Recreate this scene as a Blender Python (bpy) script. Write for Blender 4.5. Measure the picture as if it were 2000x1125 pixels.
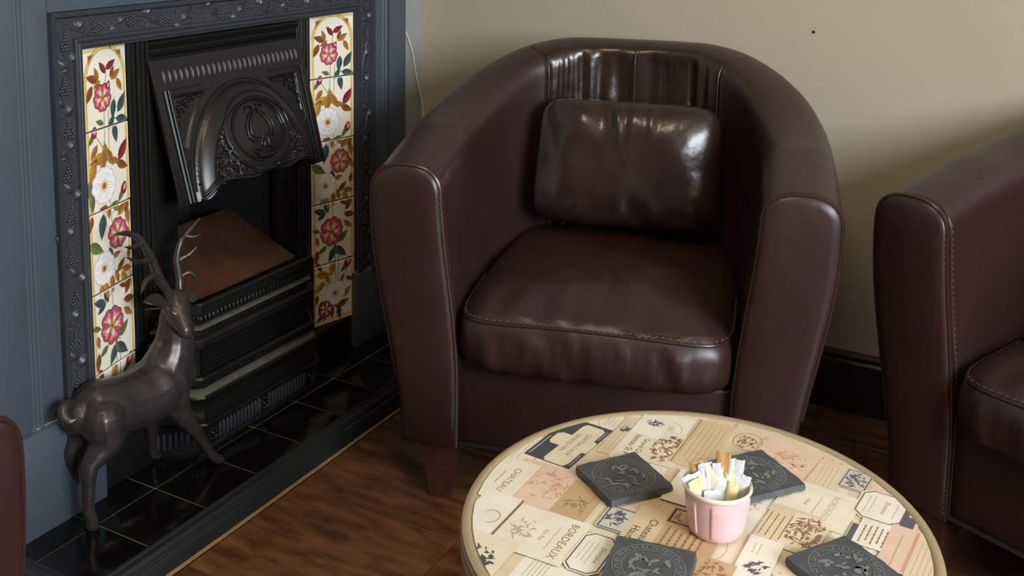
import bpy, bmesh, math, random
from math import sin, cos, pi, radians
from mathutils import Vector, Matrix, noise as mnoise

for o in list(bpy.data.objects):
    bpy.data.objects.remove(o, do_unlink=True)
scene = bpy.context.scene
COL = scene.collection

# ------------------------------------------------------------------ camera
FPX, CYP = 2068.4, 99.3
YAW, PITCH, ROLL = radians(28.3666), radians(8.13296), radians(0.99204)
CAM = Vector((1.56, 0.0, 1.17))
fwd = Vector((-sin(YAW) * cos(PITCH), cos(YAW) * cos(PITCH), -sin(PITCH)))
rt = Vector((cos(YAW), sin(YAW), 0)); up = rt.cross(fwd)
r2 = rt * cos(ROLL) + up * sin(ROLL); u2 = -rt * sin(ROLL) + up * cos(ROLL)
cd = bpy.data.cameras.new('camera'); cam = bpy.data.objects.new('camera', cd); COL.objects.link(cam)
M = Matrix((r2, u2, -fwd)).transposed().to_4x4(); M.translation = CAM
cam.matrix_world = M
cd.sensor_fit = 'HORIZONTAL'; cd.sensor_width = 36.0; cd.lens = FPX / 2000 * 36.0
cd.shift_y = -(562.5 - CYP) / 2000.0
cd.clip_start = 0.02; cd.clip_end = 50
scene.camera = cam

# ------------------------------------------------------------------ world, lights, exposure
w = bpy.data.worlds.new('world'); scene.world = w; w.use_nodes = True
bg = w.node_tree.nodes['Background']; bg.inputs[0].default_value = (0.62, 0.72, 0.85, 1); bg.inputs[1].default_value = 1.0

def area(name, loc, target, sx, sy, power, color):
    ld = bpy.data.lights.new(name, 'AREA'); ld.shape = 'RECTANGLE'; ld.size = sx; ld.size_y = sy
    ld.energy = power; ld.color = color
    o = bpy.data.objects.new(name, ld); COL.objects.link(o); o.location = loc
    o.rotation_euler = (Vector(target) - Vector(loc)).to_track_quat('-Z', 'Y').to_euler()
    return o
# daylight entering the big window of the right-hand wall
area('window_daylight', (3.98, -0.05, 1.66), (0.0, -0.05, 1.36), 1.9, 1.25, 98, (0.86, 0.93, 1.0))
# warm room lamp behind the camera
lamp = area('ceiling_lamp_light', (1.05, 0.70, 2.45), (1.05, 0.70, 0.0), 0.5, 0.5, 6, (1.0, 0.78, 0.52))

scene.view_settings.view_transform = 'Standard'; scene.view_settings.look = 'None'
scene.view_settings.gamma = 1.0; scene.view_settings.use_curve_mapping = False
scene.view_settings.exposure = 0.98

# ------------------------------------------------------------------ helpers
def lin(r, g, b):
    f = lambda c: ((c / 255) / 12.92 if c / 255 <= 0.04045 else ((c / 255 + 0.055) / 1.055) ** 2.4)
    return (f(r), f(g), f(b), 1)

MATS = {}
def mat(name, col, rough=0.5, metal=0.0, spec=0.5, coat=0.0, var=0.0, vscale=6.0, bump=0.0, bscale=60.0, bdist=0.002,
        col2=None, stretch=(1, 1, 1), rvar=0.0, objrand=0.0, bump2=0.0, b2scale=8.0, voro=False, detail=4):
    if name in MATS: return MATS[name]
    m = bpy.data.materials.new(name); m.use_nodes = True; MATS[name] = m
    nt = m.node_tree; N = nt.nodes; L = nt.links
    p = N['Principled BSDF']
    p.inputs['Roughness'].default_value = rough; p.inputs['Metallic'].default_value = metal
    p.inputs['Specular IOR Level'].default_value = spec; p.inputs['Coat Weight'].default_value = coat
    p.inputs['Coat Roughness'].default_value = 0.12
    p.inputs['Base Color'].default_value = col
    tc = N.new('ShaderNodeTexCoord'); mp = N.new('ShaderNodeMapping'); mp.inputs['Scale'].default_value = stretch
    L.new(tc.outputs['Object'], mp.inputs['Vector'])
    vec = mp.outputs['Vector']
    if objrand:
        oi = N.new('ShaderNodeObjectInfo'); ad = N.new('ShaderNodeVectorMath'); ad.operation = 'ADD'
        ml = N.new('ShaderNodeVectorMath'); ml.operation = 'SCALE'; ml.inputs['Scale'].default_value = 37.0
        cb = N.new('ShaderNodeCombineXYZ')
        for k in range(3): L.new(oi.outputs['Random'], cb.inputs[k])
        L.new(cb.outputs[0], ml.inputs[0]); L.new(vec, ad.inputs[0]); L.new(ml.outputs[0], ad.inputs[1]); vec = ad.outputs[0]
    if var or rvar:
        nz = N.new('ShaderNodeTexNoise'); nz.inputs['Scale'].default_value = vscale; nz.inputs['Detail'].default_value = detail
        nz.inputs['Roughness'].default_value = 0.6
        L.new(vec, nz.inputs['Vector'])
        rp = N.new('ShaderNodeValToRGB'); rp.color_ramp.elements[0].position = 0.33; rp.color_ramp.elements[1].position = 0.68
        c2 = col2 if col2 else tuple(min(1, c * (1 - var)) for c in col[:3]) + (1,)
        rp.color_ramp.elements[0].color = c2; rp.color_ramp.elements[1].color = col
        L.new(nz.outputs['Fac'], rp.inputs['Fac'])
        out = rp.outputs['Color']
        if objrand:
            hs = N.new('ShaderNodeHueSaturation'); mr = N.new('ShaderNodeMapRange')
            mr.inputs['To Min'].default_value = 1 - objrand; mr.inputs['To Max'].default_value = 1 + objrand
            L.new(oi.outputs['Random'], mr.inputs['Value']); L.new(mr.outputs[0], hs.inputs['Value']); L.new(out, hs.inputs['Color']); out = hs.outputs[0]
        if var: L.new(out, p.inputs['Base Color'])
        if rvar:
            mr = N.new('ShaderNodeMapRange'); mr.inputs['To Min'].default_value = rough - rvar; mr.inputs['To Max'].default_value = rough + rvar
            L.new(nz.outputs['Fac'], mr.inputs['Value']); L.new(mr.outputs[0], p.inputs['Roughness'])
    last = None
    if bump:
        t = N.new('ShaderNodeTexVoronoi' if voro else 'ShaderNodeTexNoise'); t.inputs['Scale'].default_value = bscale
        L.new(vec, t.inputs['Vector'])
        b = N.new('ShaderNodeBump'); b.inputs['Strength'].default_value = bump; b.inputs['Distance'].default_value = bdist
        L.new(t.outputs['Distance' if voro else 'Fac'], b.inputs['Height']); last = b
    if bump2:
        t = N.new('ShaderNodeTexNoise'); t.inputs['Scale'].default_value = b2scale; t.inputs['Detail'].default_value = 3
        L.new(tc.outputs['Object'], t.inputs['Vector'])
        b = N.new('ShaderNodeBump'); b.inputs['Strength'].default_value = bump2; b.inputs['Distance'].default_value = 0.01
        L.new(t.outputs['Fac'], b.inputs['Height'])
        if last: L.new(last.outputs[0], b.inputs['Normal'])
        last = b
    if last: L.new(last.outputs[0], p.inputs['Normal'])
    return m

class MB:
    def __init__(s): s.v = []; s.f = []; s.m = []; s.mats = []; s.mi = 0
    def use(s, m):
        if m not in s.mats: s.mats.append(m)
        s.mi = s.mats.index(m); return s
    def vert(s, p): s.v.append(tuple(p)); return len(s.v) - 1
    def face(s, idx): s.f.append(tuple(idx)); s.m.append(s.mi)
    def poly(s, pts): s.face([s.vert(p) for p in pts])
    def grid(s, rows, closed_u=False, closed_v=False):
        n = len(rows); k = len(rows[0]); ids = [[s.vert(p) for p in r] for r in rows]
        for i in range(n if closed_u else n - 1):
            for j in range(k if closed_v else k - 1):
                a = ids[i]; b = ids[(i + 1) % n]
                s.face((a[j], b[j], b[(j + 1) % k], a[(j + 1) % k]))
        return ids
    def box(s, x0, x1, y0, y1, z0, z1):
        i = [s.vert(p) for p in ((x0, y0, z0), (x1, y0, z0), (x1, y1, z0), (x0, y1, z0), (x0, y0, z1), (x1, y0, z1), (x1, y1, z1), (x0, y1, z1))]
        for q in ((0, 3, 2, 1), (4, 5, 6, 7), (0, 1, 5, 4), (1, 2, 6, 5), (2, 3, 7, 6), (3, 0, 4, 7)): s.face([i[k] for k in q])
    def bbox(s, x0, x1, y0, y1, z0, z1, bv=0.002, seg=2, mtx=None):
        bm = bmesh.new(); bmesh.ops.create_cube(bm, size=1)
        for v in bm.verts:
            v.co = Vector(((x0 + x1) / 2 + v.co.x * (x1 - x0), (y0 + y1) / 2 + v.co.y * (y1 - y0), (z0 + z1) / 2 + v.co.z * (z1 - z0)))
        bmesh.ops.bevel(bm, geom=bm.edges[:], offset=bv, segments=seg, affect='EDGES', profile=0.5)
        s.addbm(bm, mtx); bm.free()
    def addbm(s, bm, mtx=None):
        base = len(s.v); bm.verts.index_update()
        for v in bm.verts: s.v.append(tuple(mtx @ v.co) if mtx else tuple(v.co))
        for f in bm.faces: s.face([base + v.index for v in f.verts])
    def tube(s, pts, rad, n=8, caps=True):
        pts = [Vector(p) for p in pts]; k = len(pts)
        rs = rad if isinstance(rad, (list, tuple)) else [rad] * k
        t0 = (pts[1] - pts[0]).normalized()
        nrm = t0.orthogonal().normalized(); rows = []
        for i, p in enumerate(pts):
            t = ((pts[min(i + 1, k - 1)] - pts[max(i - 1, 0)])).normalized()
            nrm = (nrm - t * nrm.dot(t)); nrm = nrm.normalized() if nrm.length > 1e-6 else t.orthogonal().normalized()
            b = t.cross(nrm)
            rows.append([p + (nrm * cos(2 * pi * j / n) + b * sin(2 * pi * j / n)) * rs[i] for j in range(n)])
        ids = s.grid(rows, closed_v=True)
        if caps: s.face(ids[0][::-1]); s.face(ids[-1])
    def ball(s, c, r, seg=10, rings=6, mtx=None):
        c = Vector(c); r = Vector(r) if not isinstance(r, (int, float)) else Vector((r, r, r))
        rows = []
        for i in range(rings + 1):
            th = pi * i / rings
            row = []
            for j in range(seg):
                d = Vector((r.x * sin(th) * cos(2 * pi * j / seg), r.y * sin(th) * sin(2 * pi * j / seg), r.z * cos(th)))
                row.append(c + (mtx @ d if mtx else d))
            rows.append(row)
        s.grid(rows, closed_v=True)
    def lathe(s, prof, c, n=48):
        rows = [[(c[0] + r * cos(2 * pi * j / n), c[1] + r * sin(2 * pi * j / n), c[2] + z) for j in range(n)] for r, z in prof]
        s.grid(rows, closed_v=True)
    def sweep(s, path, Nn, prof, closed=False):
        path = [Vector(p) for p in path]; Nn = Vector(Nn); k = len(path); rows = []
        for i, p in enumerate(path):
            if closed: tin = (p - path[i - 1]).normalized(); to = (path[(i + 1) % k] - p).normalized()
            else:
                tin = (p - path[i - 1]).normalized() if i else None; to = (path[i + 1] - p).normalized() if i < k - 1 else None
                tin = tin or to; to = to or tin
            b1 = tin.cross(Nn); b2 = to.cross(Nn); b = (b1 + b2).normalized(); b = b / max(0.3, b.dot(b1))
            rows.append([p + b * q[0] + Nn * q[1] for q in prof])
        ids = s.grid(rows, closed_u=closed)
        if not closed: s.face(ids[0]); s.face(ids[-1][::-1])

def wloc(o):
    v = Vector((0, 0, 0))
    while o: v += Vector(o.location); o = o.parent
    return v

def build(name, mb, m=None, parent=None, smooth=35, local=False, fixn=True):
    me = bpy.data.meshes.new(name)
    off = Vector((0, 0, 0)) if (local or parent is None) else wloc(parent)
    vs = [tuple(Vector(p) - off) for p in mb.v] if off.length else mb.v
    me.from_pydata(vs, [], mb.f)
    if mb.mats:
        for x in mb.mats: me.materials.append(x)
        me.polygons.foreach_set('material_index', mb.m)
    elif m: me.materials.append(m)
    if fixn:
        bm = bmesh.new(); bm.from_mesh(me); bmesh.ops.remove_doubles(bm, verts=bm.verts, dist=1e-6)
        bmesh.ops.recalc_face_normals(bm, faces=bm.faces); bm.to_mesh(me); bm.free()
    if smooth: me.shade_smooth(); me.set_sharp_from_angle(angle=radians(smooth))
    o = bpy.data.objects.new(name, me); COL.objects.link(o)
    if parent: o.parent = parent
    return o

def tag(o, label=None, cat=None, group=None, kind=None):
    if label: o['label'] = label
    if cat: o['category'] = cat
    if group: o['group'] = group
    if kind: o['kind'] = kind
    return o
def thing(name, loc, label, cat, group=None, rz=0, kind=None):
    o = bpy.data.objects.new(name, None); COL.objects.link(o); o.location = loc; o.rotation_euler = (0, 0, rz); o.empty_display_size = 0.05
    return tag(o, label, cat, group, kind)
def inst(o, parent, loc=None, name=None):
    c = o.copy(); COL.objects.link(c); c.parent = parent
    if loc is not None: c.location = loc
    return c
def copy_tree(o, parent=None):
    c = o.copy(); COL.objects.link(c); c.parent = parent
    for ch in list(o.children): copy_tree(ch, c)
    return c
def V(*a): return Vector(a)
def ss(a, b, x):
    t = max(0, min(1, (x - a) / (b - a))); return t * t * (3 - 2 * t)

# ------------------------------------------------------------------ materials
M_wall = mat('wall_paint', lin(180, 168, 147), 0.62, var=0.05, vscale=1.5, bump=0.15, bscale=180, bdist=0.0008)
M_wallL = mat('grey_wall_paint', lin(146, 149, 147), 0.6, var=0.05, vscale=2, bump=0.12, bscale=160, bdist=0.0008)
M_room = mat('brown_room_paint', lin(124, 100, 76), 0.7, var=0.1, vscale=2, bump=0.1, bscale=90)
M_ceil = mat('ceiling_paint', lin(190, 176, 152), 0.8, bump=0.1, bscale=90)
M_plank = mat('plank_wood', lin(130, 86, 56), 0.36, var=0.5, vscale=9.0, stretch=(1.3, 4.0, 1), col2=lin(70, 45, 29), objrand=0.20, bump=0.25, bscale=30, bdist=0.0006, rvar=0.08, detail=8)
M_floorbase = mat('floor_wood_base', lin(84, 52, 32), 0.45, var=0.4, vscale=3.0, stretch=(0.6, 6, 1), bump=0.1, bscale=40)
M_skirt = mat('skirting_paint', lin(24, 30, 28), 0.4, var=0.2, vscale=8, bump=0.1, bscale=90)
M_skirtcap = mat('skirting_cap_worn', lin(70, 66, 48), 0.5, var=0.4, vscale=30)
M_slate = mat('slate_blue_paint', lin(70, 80, 90), 0.42, var=0.1, vscale=5, bump=0.2, bscale=140, bdist=0.0006)
M_frame = mat('blue_black_cast_iron', lin(52, 57, 62), 0.38, var=0.12, vscale=12, bump=0.25, bscale=220, bdist=0.0005, spec=0.42)
M_iron = mat('black_cast_iron', lin(24, 24, 23), 0.33, var=0.2, vscale=20, bump=0.25, bscale=260, bdist=0.0005, spec=0.35)
M_ironhi = mat('polished_black_iron', lin(22, 22, 21), 0.31, var=0.15, vscale=20, bump=0.1, bscale=200, bdist=0.0004, spec=0.45)
M_chip = mat('chipped_paint_edge', lin(150, 140, 116), 0.7, var=0.5, vscale=60)
M_rib = mat('worn_iron_rib', lin(84, 82, 79), 0.6, bump=0.1, bscale=200, bdist=0.0004)
M_soot = mat('soot', lin(14, 13, 12), 0.9, bump=0.4, bscale=60)
M_dust = mat('dusty_iron_ledge', lin(80, 76, 65), 0.7, var=0.35, vscale=60)
M_board = mat('brown_board', lin(76, 44, 25), 0.55, var=0.3, vscale=9, col2=lin(54, 31, 18), bump=0.1, bscale=60)
M_htile = mat('black_hearth_tile', lin(15, 15, 15), 0.16, var=0.25, vscale=14, bump=0.05, bscale=30, rvar=0.06, spec=0.5)
M_grout = mat('hearth_grout', lin(142, 128, 104), 0.85, var=0.35, vscale=40, bump=0.3, bscale=150)
M_kerb = mat('dark_painted_kerb', lin(38, 43, 43), 0.34, var=0.15, vscale=9, bump=0.12, bscale=120)
M_seal = mat('tan_sealant', lin(164, 132, 92), 0.7, var=0.3, vscale=30)
M_tile = mat('cream_glazed_tile', lin(240, 234, 214), 0.14, var=0.06, vscale=10, coat=0.5)
M_joint = mat('dark_tile_joint', lin(52, 50, 54), 0.8)
M_leather = mat('oxblood_leather', lin(52, 31, 29), 0.37, var=0.16, vscale=4, bump=0.10, bscale=420, bdist=0.0005, voro=True, bump2=0.32, b2scale=10, spec=0.5, rvar=0.06)
M_worn = mat('worn_brown_leather', lin(46, 30, 24), 0.25, var=0.2, vscale=6, bump=0.08, bscale=420, bdist=0.0005, voro=True, bump2=0.3, b2scale=14, spec=0.6)
M_seam = mat('oxblood_leather_piping', lin(50, 30, 28), 0.3, bump=0.1, bscale=300, bdist=0.0004)
M_stitch = mat('tan_stitching', lin(112, 82, 70), 0.7)
M_leg = mat('walnut_stained_leg', lin(80, 48, 32), 0.4, var=0.3, vscale=6, stretch=(8, 8, 1))
M_bronze = mat('dark_bronze', lin(76, 70, 66), 0.33, metal=0.55, var=0.3, vscale=22, bump=0.25, bscale=90, bdist=0.0012, rvar=0.08)
M_coast = mat('slate_stone', lin(78, 82, 84), 0.62, var=0.3, vscale=40, bump=0.6, bscale=120, bdist=0.0012)
M_etch = mat('slate_etching', lin(120, 124, 122), 0.75, var=0.2, vscale=80)
M_pink = mat('pink_glaze', lin(228, 184, 184), 0.3, var=0.03, vscale=20, coat=0.4)
M_cream = mat('cream_glaze_rim', lin(228, 216, 194), 0.25, coat=0.4)
M_paper = mat('white_paper', lin(206, 208, 210), 0.6, var=0.16, vscale=60, bump=0.3, bscale=110, bdist=0.001)
M_kraft = mat('tan_paper', lin(190, 150, 98), 0.6, var=0.15, vscale=50, bump=0.3, bscale=110, bdist=0.001)
M_cpaper = mat('cream_paper', lin(222, 206, 156), 0.6, var=0.1, vscale=50, bump=0.3, bscale=110, bdist=0.001)
M_rim = mat('table_edge_laminate', lin(168, 150, 118), 0.3, var=0.15, vscale=10, spec=0.6)
M_rimdark = mat('table_edge_groove', lin(112, 96, 74), 0.4)
M_metal = mat('table_pedestal_iron', lin(30, 30, 31), 0.4, metal=0.3, bump=0.1, bscale=150)
M_wire = mat('cream_cable', lin(214, 200, 170), 0.5)
M_nail = mat('dark_nail', lin(40, 36, 34), 0.5)

FS_Y = 1.6745       # fireplace axis
YB = 2.445          # back wall
# ------------------------------------------------------------------ room shell
mb = MB(); mb.box(-0.40, 4.3, -2.8, YB + 0.1, -0.08, -0.004)
floor = tag(build('floor', mb, M_floorbase, smooth=0), kind='structure', label='dark brown wood plank floor between hearth and armchairs')
random.seed(5)
pw = 0.148; row = 0
y = YB - 0.015
while y > 0.25:
    y0 = y - pw; x = 0.256 - random.random() * 0.9 if False else 0.2
    first = True
    x = 0.256
    lens = [0.35 + random.random() * 0.8, 1.2, 1.2, 1.2]
    for L_ in lens:
        x1 = min(x + L_, 3.2)
        if x1 - x < 0.05: break
        mb = MB(); mb.bbox(x + 0.0006, x1 - 0.0006, y0 + 0.0006, y - 0.0006, -0.004, 0.0, bv=0.0008, seg=1)
        # own origin at plank centre so grain differs
        c = Vector(((x + x1) / 2, (y0 + y) / 2, 0)); mb.v = [tuple(Vector(p) - c) for p in mb.v]
        o = build('plank', mb, M_plank, floor, local=True, smooth=0); o.location = c
        x = x1
        if x >= 3.2: break
    y = y0
def struct(name, boxes, m, label=None):
    mb = MB()
    for b in boxes: mb.box(*b)
    return tag(build(name, mb, m, smooth=0), kind='structure', label=label)
struct('wall_back', [(-0.40, 4.3, YB, YB + 0.1, 0, 2.6)], M_wall, 'beige painted wall behind the armchairs')
# chimney-breast wall with the firebox hole, alcove to its left
struct('wall_left', [(-0.40, -0.05, 0.98, 1.42, 0, 2.6), (-0.40, -0.05, 1.93, YB, 0, 2.6), (-0.40, -0.05, 1.42, 1.93, 0.93, 2.6), (-0.40, -0.34, -2.8, 0.98, 0, 2.6), (-0.5, -0.40, 0.98, YB, 0, 2.6)], M_wallL, 'wall with the fireplace on the left')
struct('wall_front', [(-0.40, 4.3, -2.9, -2.8, 0, 2.6)], M_room)
struct('wall_right', [(4.05, 4.3, -2.8, -1.05, 0, 2.6), (4.05, 4.3, 0.95, YB, 0, 2.6), (4.05, 4.3, -1.05, 0.95, 0, 0.98), (4.05, 4.3, -1.05, 0.95, 2.34, 2.6)], M_room)
struct('ceiling', [(-0.5, 4.3, -2.9, YB + 0.1, 2.6, 2.7)], M_ceil)
mb = MB(); mb.sweep([(4.05, YB, 0), (-0.05, YB, 0)], (0, 0, 1), [(0, 0), (-0.018, 0), (-0.018, 0.118), (-0.013, 0.124), (-0.013, 0.134), (0, 0.134)])
mb2 = MB(); mb2.sweep([(4.05, YB, 0), (-0.05, YB, 0)], (0, 0, 1), [(0, 0.134), (-0.0135, 0.1342), (-0.010, 0.140), (0, 0.142)])
# sweep orientation: keep in front of the wall
for q in (mb, mb2): q.v = [(p[0], YB - abs(p[1] - YB), p[2]) for p in q.v]
bb = tag(build('baseboard_back', mb, M_skirt), kind='structure', label='black green painted skirting board along the beige back wall')
build('skirting_cap', mb2, M_skirtcap, bb)
mb = MB(); mb.box(-0.05, -0.034, 2.29, YB - 0.018, 0, 0.134)
tag(build('baseboard_left', mb, M_skirt, smooth=0), kind='structure')
mb = MB(); f = 0.05
for bx in ((4.06, 4.12, -1.05, -1.00, 0.98, 2.34), (4.06, 4.12, 0.90, 0.95, 0.98, 2.34), (4.06, 4.12, -1.00, 0.90, 0.98, 1.03), (4.06, 4.12, -1.00, 0.90, 2.29, 2.34), (4.06, 4.12, -0.075, -0.025, 1.03, 2.29)): mb.box(*bx)
tag(build('window_1', mb, M_ceil, smooth=0), kind='structure')

# ------------------------------------------------------------------ fireplace surround (painted wood)
sur = thing('fireplace_surround', (0, FS_Y, 0.038), 'slate blue painted fireplace surround with beaded pilasters and plinths', 'fireplace surround')
def mir(y): return 2 * FS_Y - y
for sgn in (0, 1):
    Y = (lambda y: y) if sgn == 0 else mir
    def yy(a, b): return (min(Y(a), Y(b)), max(Y(a), Y(b)))
    mb = MB(); a, b = yy(1.063, 1.207); mb.bbox(-0.05, 0.002, a, b, 0.038, 1.20, bv=0.002)
    p = build('pilaster', mb, M_slate, sur)
    mb = MB()
    for yc_, r in ((1.1425, 0.0042), (1.1585, 0.0042)):
        mb.tube([(0.002, Y(yc_), 0.232), (0.002, Y(yc_), 1.199)], r, 10)
    a, b = yy(1.147, 1.154); mb.box(-0.004, 0.0035, a, b, 0.232, 1.199)
    build('bead_moulding', mb, M_slate, p)
    mb = MB(); a, b = yy(1.063, 1.136); mb.bbox(-0.01, 0.010, a, b, 0.232, 1.199, bv=0.003)
    build('outer_strip', mb, M_slate, p)
    mb = MB(); a, b = yy(1.060, 1.284); mb.bbox(-0.05, 0.014, a, b, 0.038, 0.222, bv=0.002)
    pz = build('plinth', mb, M_slate, sur)
    mb = MB(); a, b = yy(1.060, 1.284); mb.sweep([(0.0, a, 0.222), (0.0, b, 0.222)], (0, 0, 1), [(-0.02, 0), (0.014, 0), (0.012, 0.005), (0.004, 0.010), (-0.02, 0.012)])
    build('plinth_chamfer', mb, M_slate, pz)
    mb = MB(); mb.tube([(.0035, a + .002 + (b - a - .004) * k / 24, .2325 + .0006 * sin(k * 1.7)) for k in range(25)], [.0016 + .0006 * sin(k * 2.3) for k in range(25)], 6); build('worn_edge', mb, M_chip, pz)
mb = MB(); mb.bbox(-0.05, 0.002, 1.2075, mir(1.2075), 0.9635, 1.20, bv=0.002); build('frieze', mb, M_slate, sur)
mb = MB(); mb.sweep([(-0.05, 1.03, 1.20), (0.03, 1.03, 1.20), (0.03, mir(1.03), 1.20), (-0.05, mir(1.03), 1.20)], (0, 0, 1), [(-0.12, 0), (0, 0), (0.012, 0.01), (0.02, 0.014), (0.022, 0.03), (0.018, 0.036), (-0.12, 0.036)])
build('mantel_shelf', mb, M_slate, sur)

# ------------------------------------------------------------------ cast-iron insert
ins = thing('fireplace_insert', (0, FS_Y, 0.038), 'black cast iron fireplace insert with floral tile columns and arched hood', 'fireplace')
PATH = [(0, 1.206, 0.222), (0, 1.206, 0.963), (0, mir(1.206), 0.963), (0, mir(1.206), 0.222)]
mb = MB(); mb.sweep(PATH, (1, 0, 0), [(0, -0.03), (0, 0.014), (0.003, 0.018), (0.007, 0.017), (0.010, 0.011), (0.012, 0.005), (0.047, 0.005), (0.049, 0.011), (0.052, 0.0135), (0.0555, 0.012), (0.057, 0.008), (0.060, 0.010), (0.0635, 0.0095), (0.066, 0.004), (0.070, 0.003), (0.070, -0.03)])
frm = build('outer_frame', mb, M_frame, ins, smooth=30)
# vine relief : stem, leaves and grape clusters
def leaf(mb, c, d, n, L, W, lift=0.003):
    c = Vector(c); d = Vector(d).normalized(); n = Vector(n); s_ = d.cross(n)
    rows = []
    for i in range(7):
        t = i / 6; wd = W * sin(pi * min(1, t * 1.02)) ** 0.8 * (1 - 0.35 * t)
        rows.append([c + d * (L * t) + s_ * (wd * k) + n * (lift * (1.2 - abs(k) * 1.0) * sin(pi * min(1, t + 0.08)) + 0.0004 + 0.0012 * (0.25 - (abs(k) - 0.5) ** 2)) for k in (-1, -0.5, 0, 0.5, 1)])
    mb.grid(rows)
def vine(p0, p1, n, seed, half=0.015):
    rnd = random.Random(seed); p0 = Vector(p0); p1 = Vector(p1); L = (p1 - p0).length; t = (p1 - p0) / L; n = Vector(n); b = t.cross(n)
    mb = MB(); k = int(L / 0.012); pts = []
    wl = 0.19
    for i in range(k + 1):
        s = L * i / k; pts.append(p0 + t * s + b * (half * 0.72 * sin(2 * pi * s / wl)) + n * 0.0005)
    mb.tube(pts, 0.0024, 6)
    s = 0.012; j = 0
    while s < L - 0.03:
        side = 1 if j % 2 else -1
        base = p0 + t * s + b * (half * 0.72 * sin(2 * pi * s / wl))
        # grapes
        gc = p0 + t * (s + 0.036) + b * (-side * half * 0.18)
        for r_ in range(6):
            m_ = max(1, 4 - abs(r_ - 1))
            for q in range(m_):
                mb.ball(gc + t * (r_ * 0.0055) + b * ((q - (m_ - 1) / 2) * 0.0062 + rnd.uniform(-.0006, .0006)) + n * (0.0012 + rnd.random() * 0.0012), 0.0034, 8, 5)
        leaf(mb, base, t * 0.8 + b * side, n, 0.030, 0.0105, 0.0060)
        leaf(mb, base + t * 0.004, -t * 0.5 + b * side * 1.0, n, 0.018, 0.006, 0.004)
        leaf(mb, base + t * 0.012, t * 0.9 - b * side * 0.8, n, 0.028, 0.0095, 0.0060)
        # tendril curl
        cc = base + t * 0.075 + b * side * half * 0.4
        mb.tube([cc + (t * cos(a_) + b * sin(a_)) * (0.0075 * (1 - a_ / 9)) + n * 0.0012 for a_ in [x * 0.6 for x in range(11)]], 0.0013, 5)
        s += 0.078; j += 1
    return mb
VX = 0.0045; vc = 0.0295
for a_, b_, sd in (((VX, 1.206 + vc, 0.225), (VX, 1.206 + vc, 0.930), 1), ((VX, 1.250, 0.963 - vc), (VX, mir(1.250), 0.963 - vc), 2), ((VX, mir(1.206 + vc), 0.225), (VX, mir(1.206 + vc), 0.930), 3)):
    build('grapevine_relief', vine(a_, b_, (1, 0, 0), sd), M_frame, frm, smooth=50, fixn=False)

# floral tiles --------------------------------------------------------------
P_rose = mat('print_rose', lin(190, 92, 104), 0.15, coat=0.5, var=0.25, vscale=120)
P_rosed = mat('print_crimson', lin(146, 54, 66), 0.15, coat=0.5, var=0.25, vscale=120)
P_rosel = mat('print_pale_pink', lin(222, 156, 156), 0.15, coat=0.5)
P_blush = mat('print_blush', lin(240, 212, 200), 0.15, coat=0.5)
P_white = mat('print_white', lin(246, 244, 240), 0.15, coat=0.5, var=0.08, vscale=200)
P_wsh = mat('print_white_shadow', lin(206, 196, 184), 0.15, coat=0.5)
P_gold = mat('print_gold', lin(204, 156, 70), 0.15, coat=0.5, var=0.2, vscale=200)
P_tan = mat('print_tan_leaf', lin(186, 130, 66), 0.15, coat=0.5, var=0.3, vscale=150)
P_brown = mat('print_brown_leaf', lin(150, 92, 54), 0.15, coat=0.5, var=0.3, vscale=150)
P_green = mat('print_green_leaf', lin(116, 134, 76), 0.15, coat=0.5, var=0.3, vscale=150)
P_teal = mat('print_teal_leaf', lin(72, 100, 98), 0.15, coat=0.5, var=0.3, vscale=150)
P_stem = mat('print_stem', lin(112, 76, 58), 0.15, coat=0.5)
P_bord = mat('print_border_yellow', lin(226, 196, 122), 0.15, coat=0.5)
P_bord2 = mat('print_border_line', lin(190, 150, 84), 0.15, coat=0.5)

def clipb(poly, lo, hi):      # clip in second coordinate
    for sgn, lim in ((1, lo), (-1, hi)):
        out = []
        for i in range(len(poly)):
            p, q = poly[i - 1], poly[i]
            dp, dq = sgn * (p[1] - lim), sgn * (q[1] - lim)
            if (dp >= 0) != (dq >= 0):
                t = dp / (dp - dq); out.append((p[0] + (q[0] - p[0]) * t, p[1] + (q[1] - p[1]) * t))
            if dq >= 0: out.append(q)
        poly = out
        if len(poly) < 3: return []
    return poly
TW, TP = 0.130, 0.1546
ART = []   # (material, polygon in metres (a across, b down), layer)
def A(m, poly, layer=0): ART.append((m, poly, layer))
def ell(a, b, ra, rb, ang, n=14, tip=0.0):
    o = []
    for i in range(n):
        t = 2 * pi * i / n; x = ra * cos(t); y = rb * sin(t) * (1 - tip * cos(t))
        o.append((a + x * cos(ang) - y * sin(ang), b + x * sin(ang) + y * cos(ang)))
    return o
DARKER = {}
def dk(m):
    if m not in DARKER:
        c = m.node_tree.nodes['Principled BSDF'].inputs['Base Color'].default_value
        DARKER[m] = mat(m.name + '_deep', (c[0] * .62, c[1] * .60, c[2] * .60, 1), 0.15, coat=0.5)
    return DARKER[m]
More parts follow.
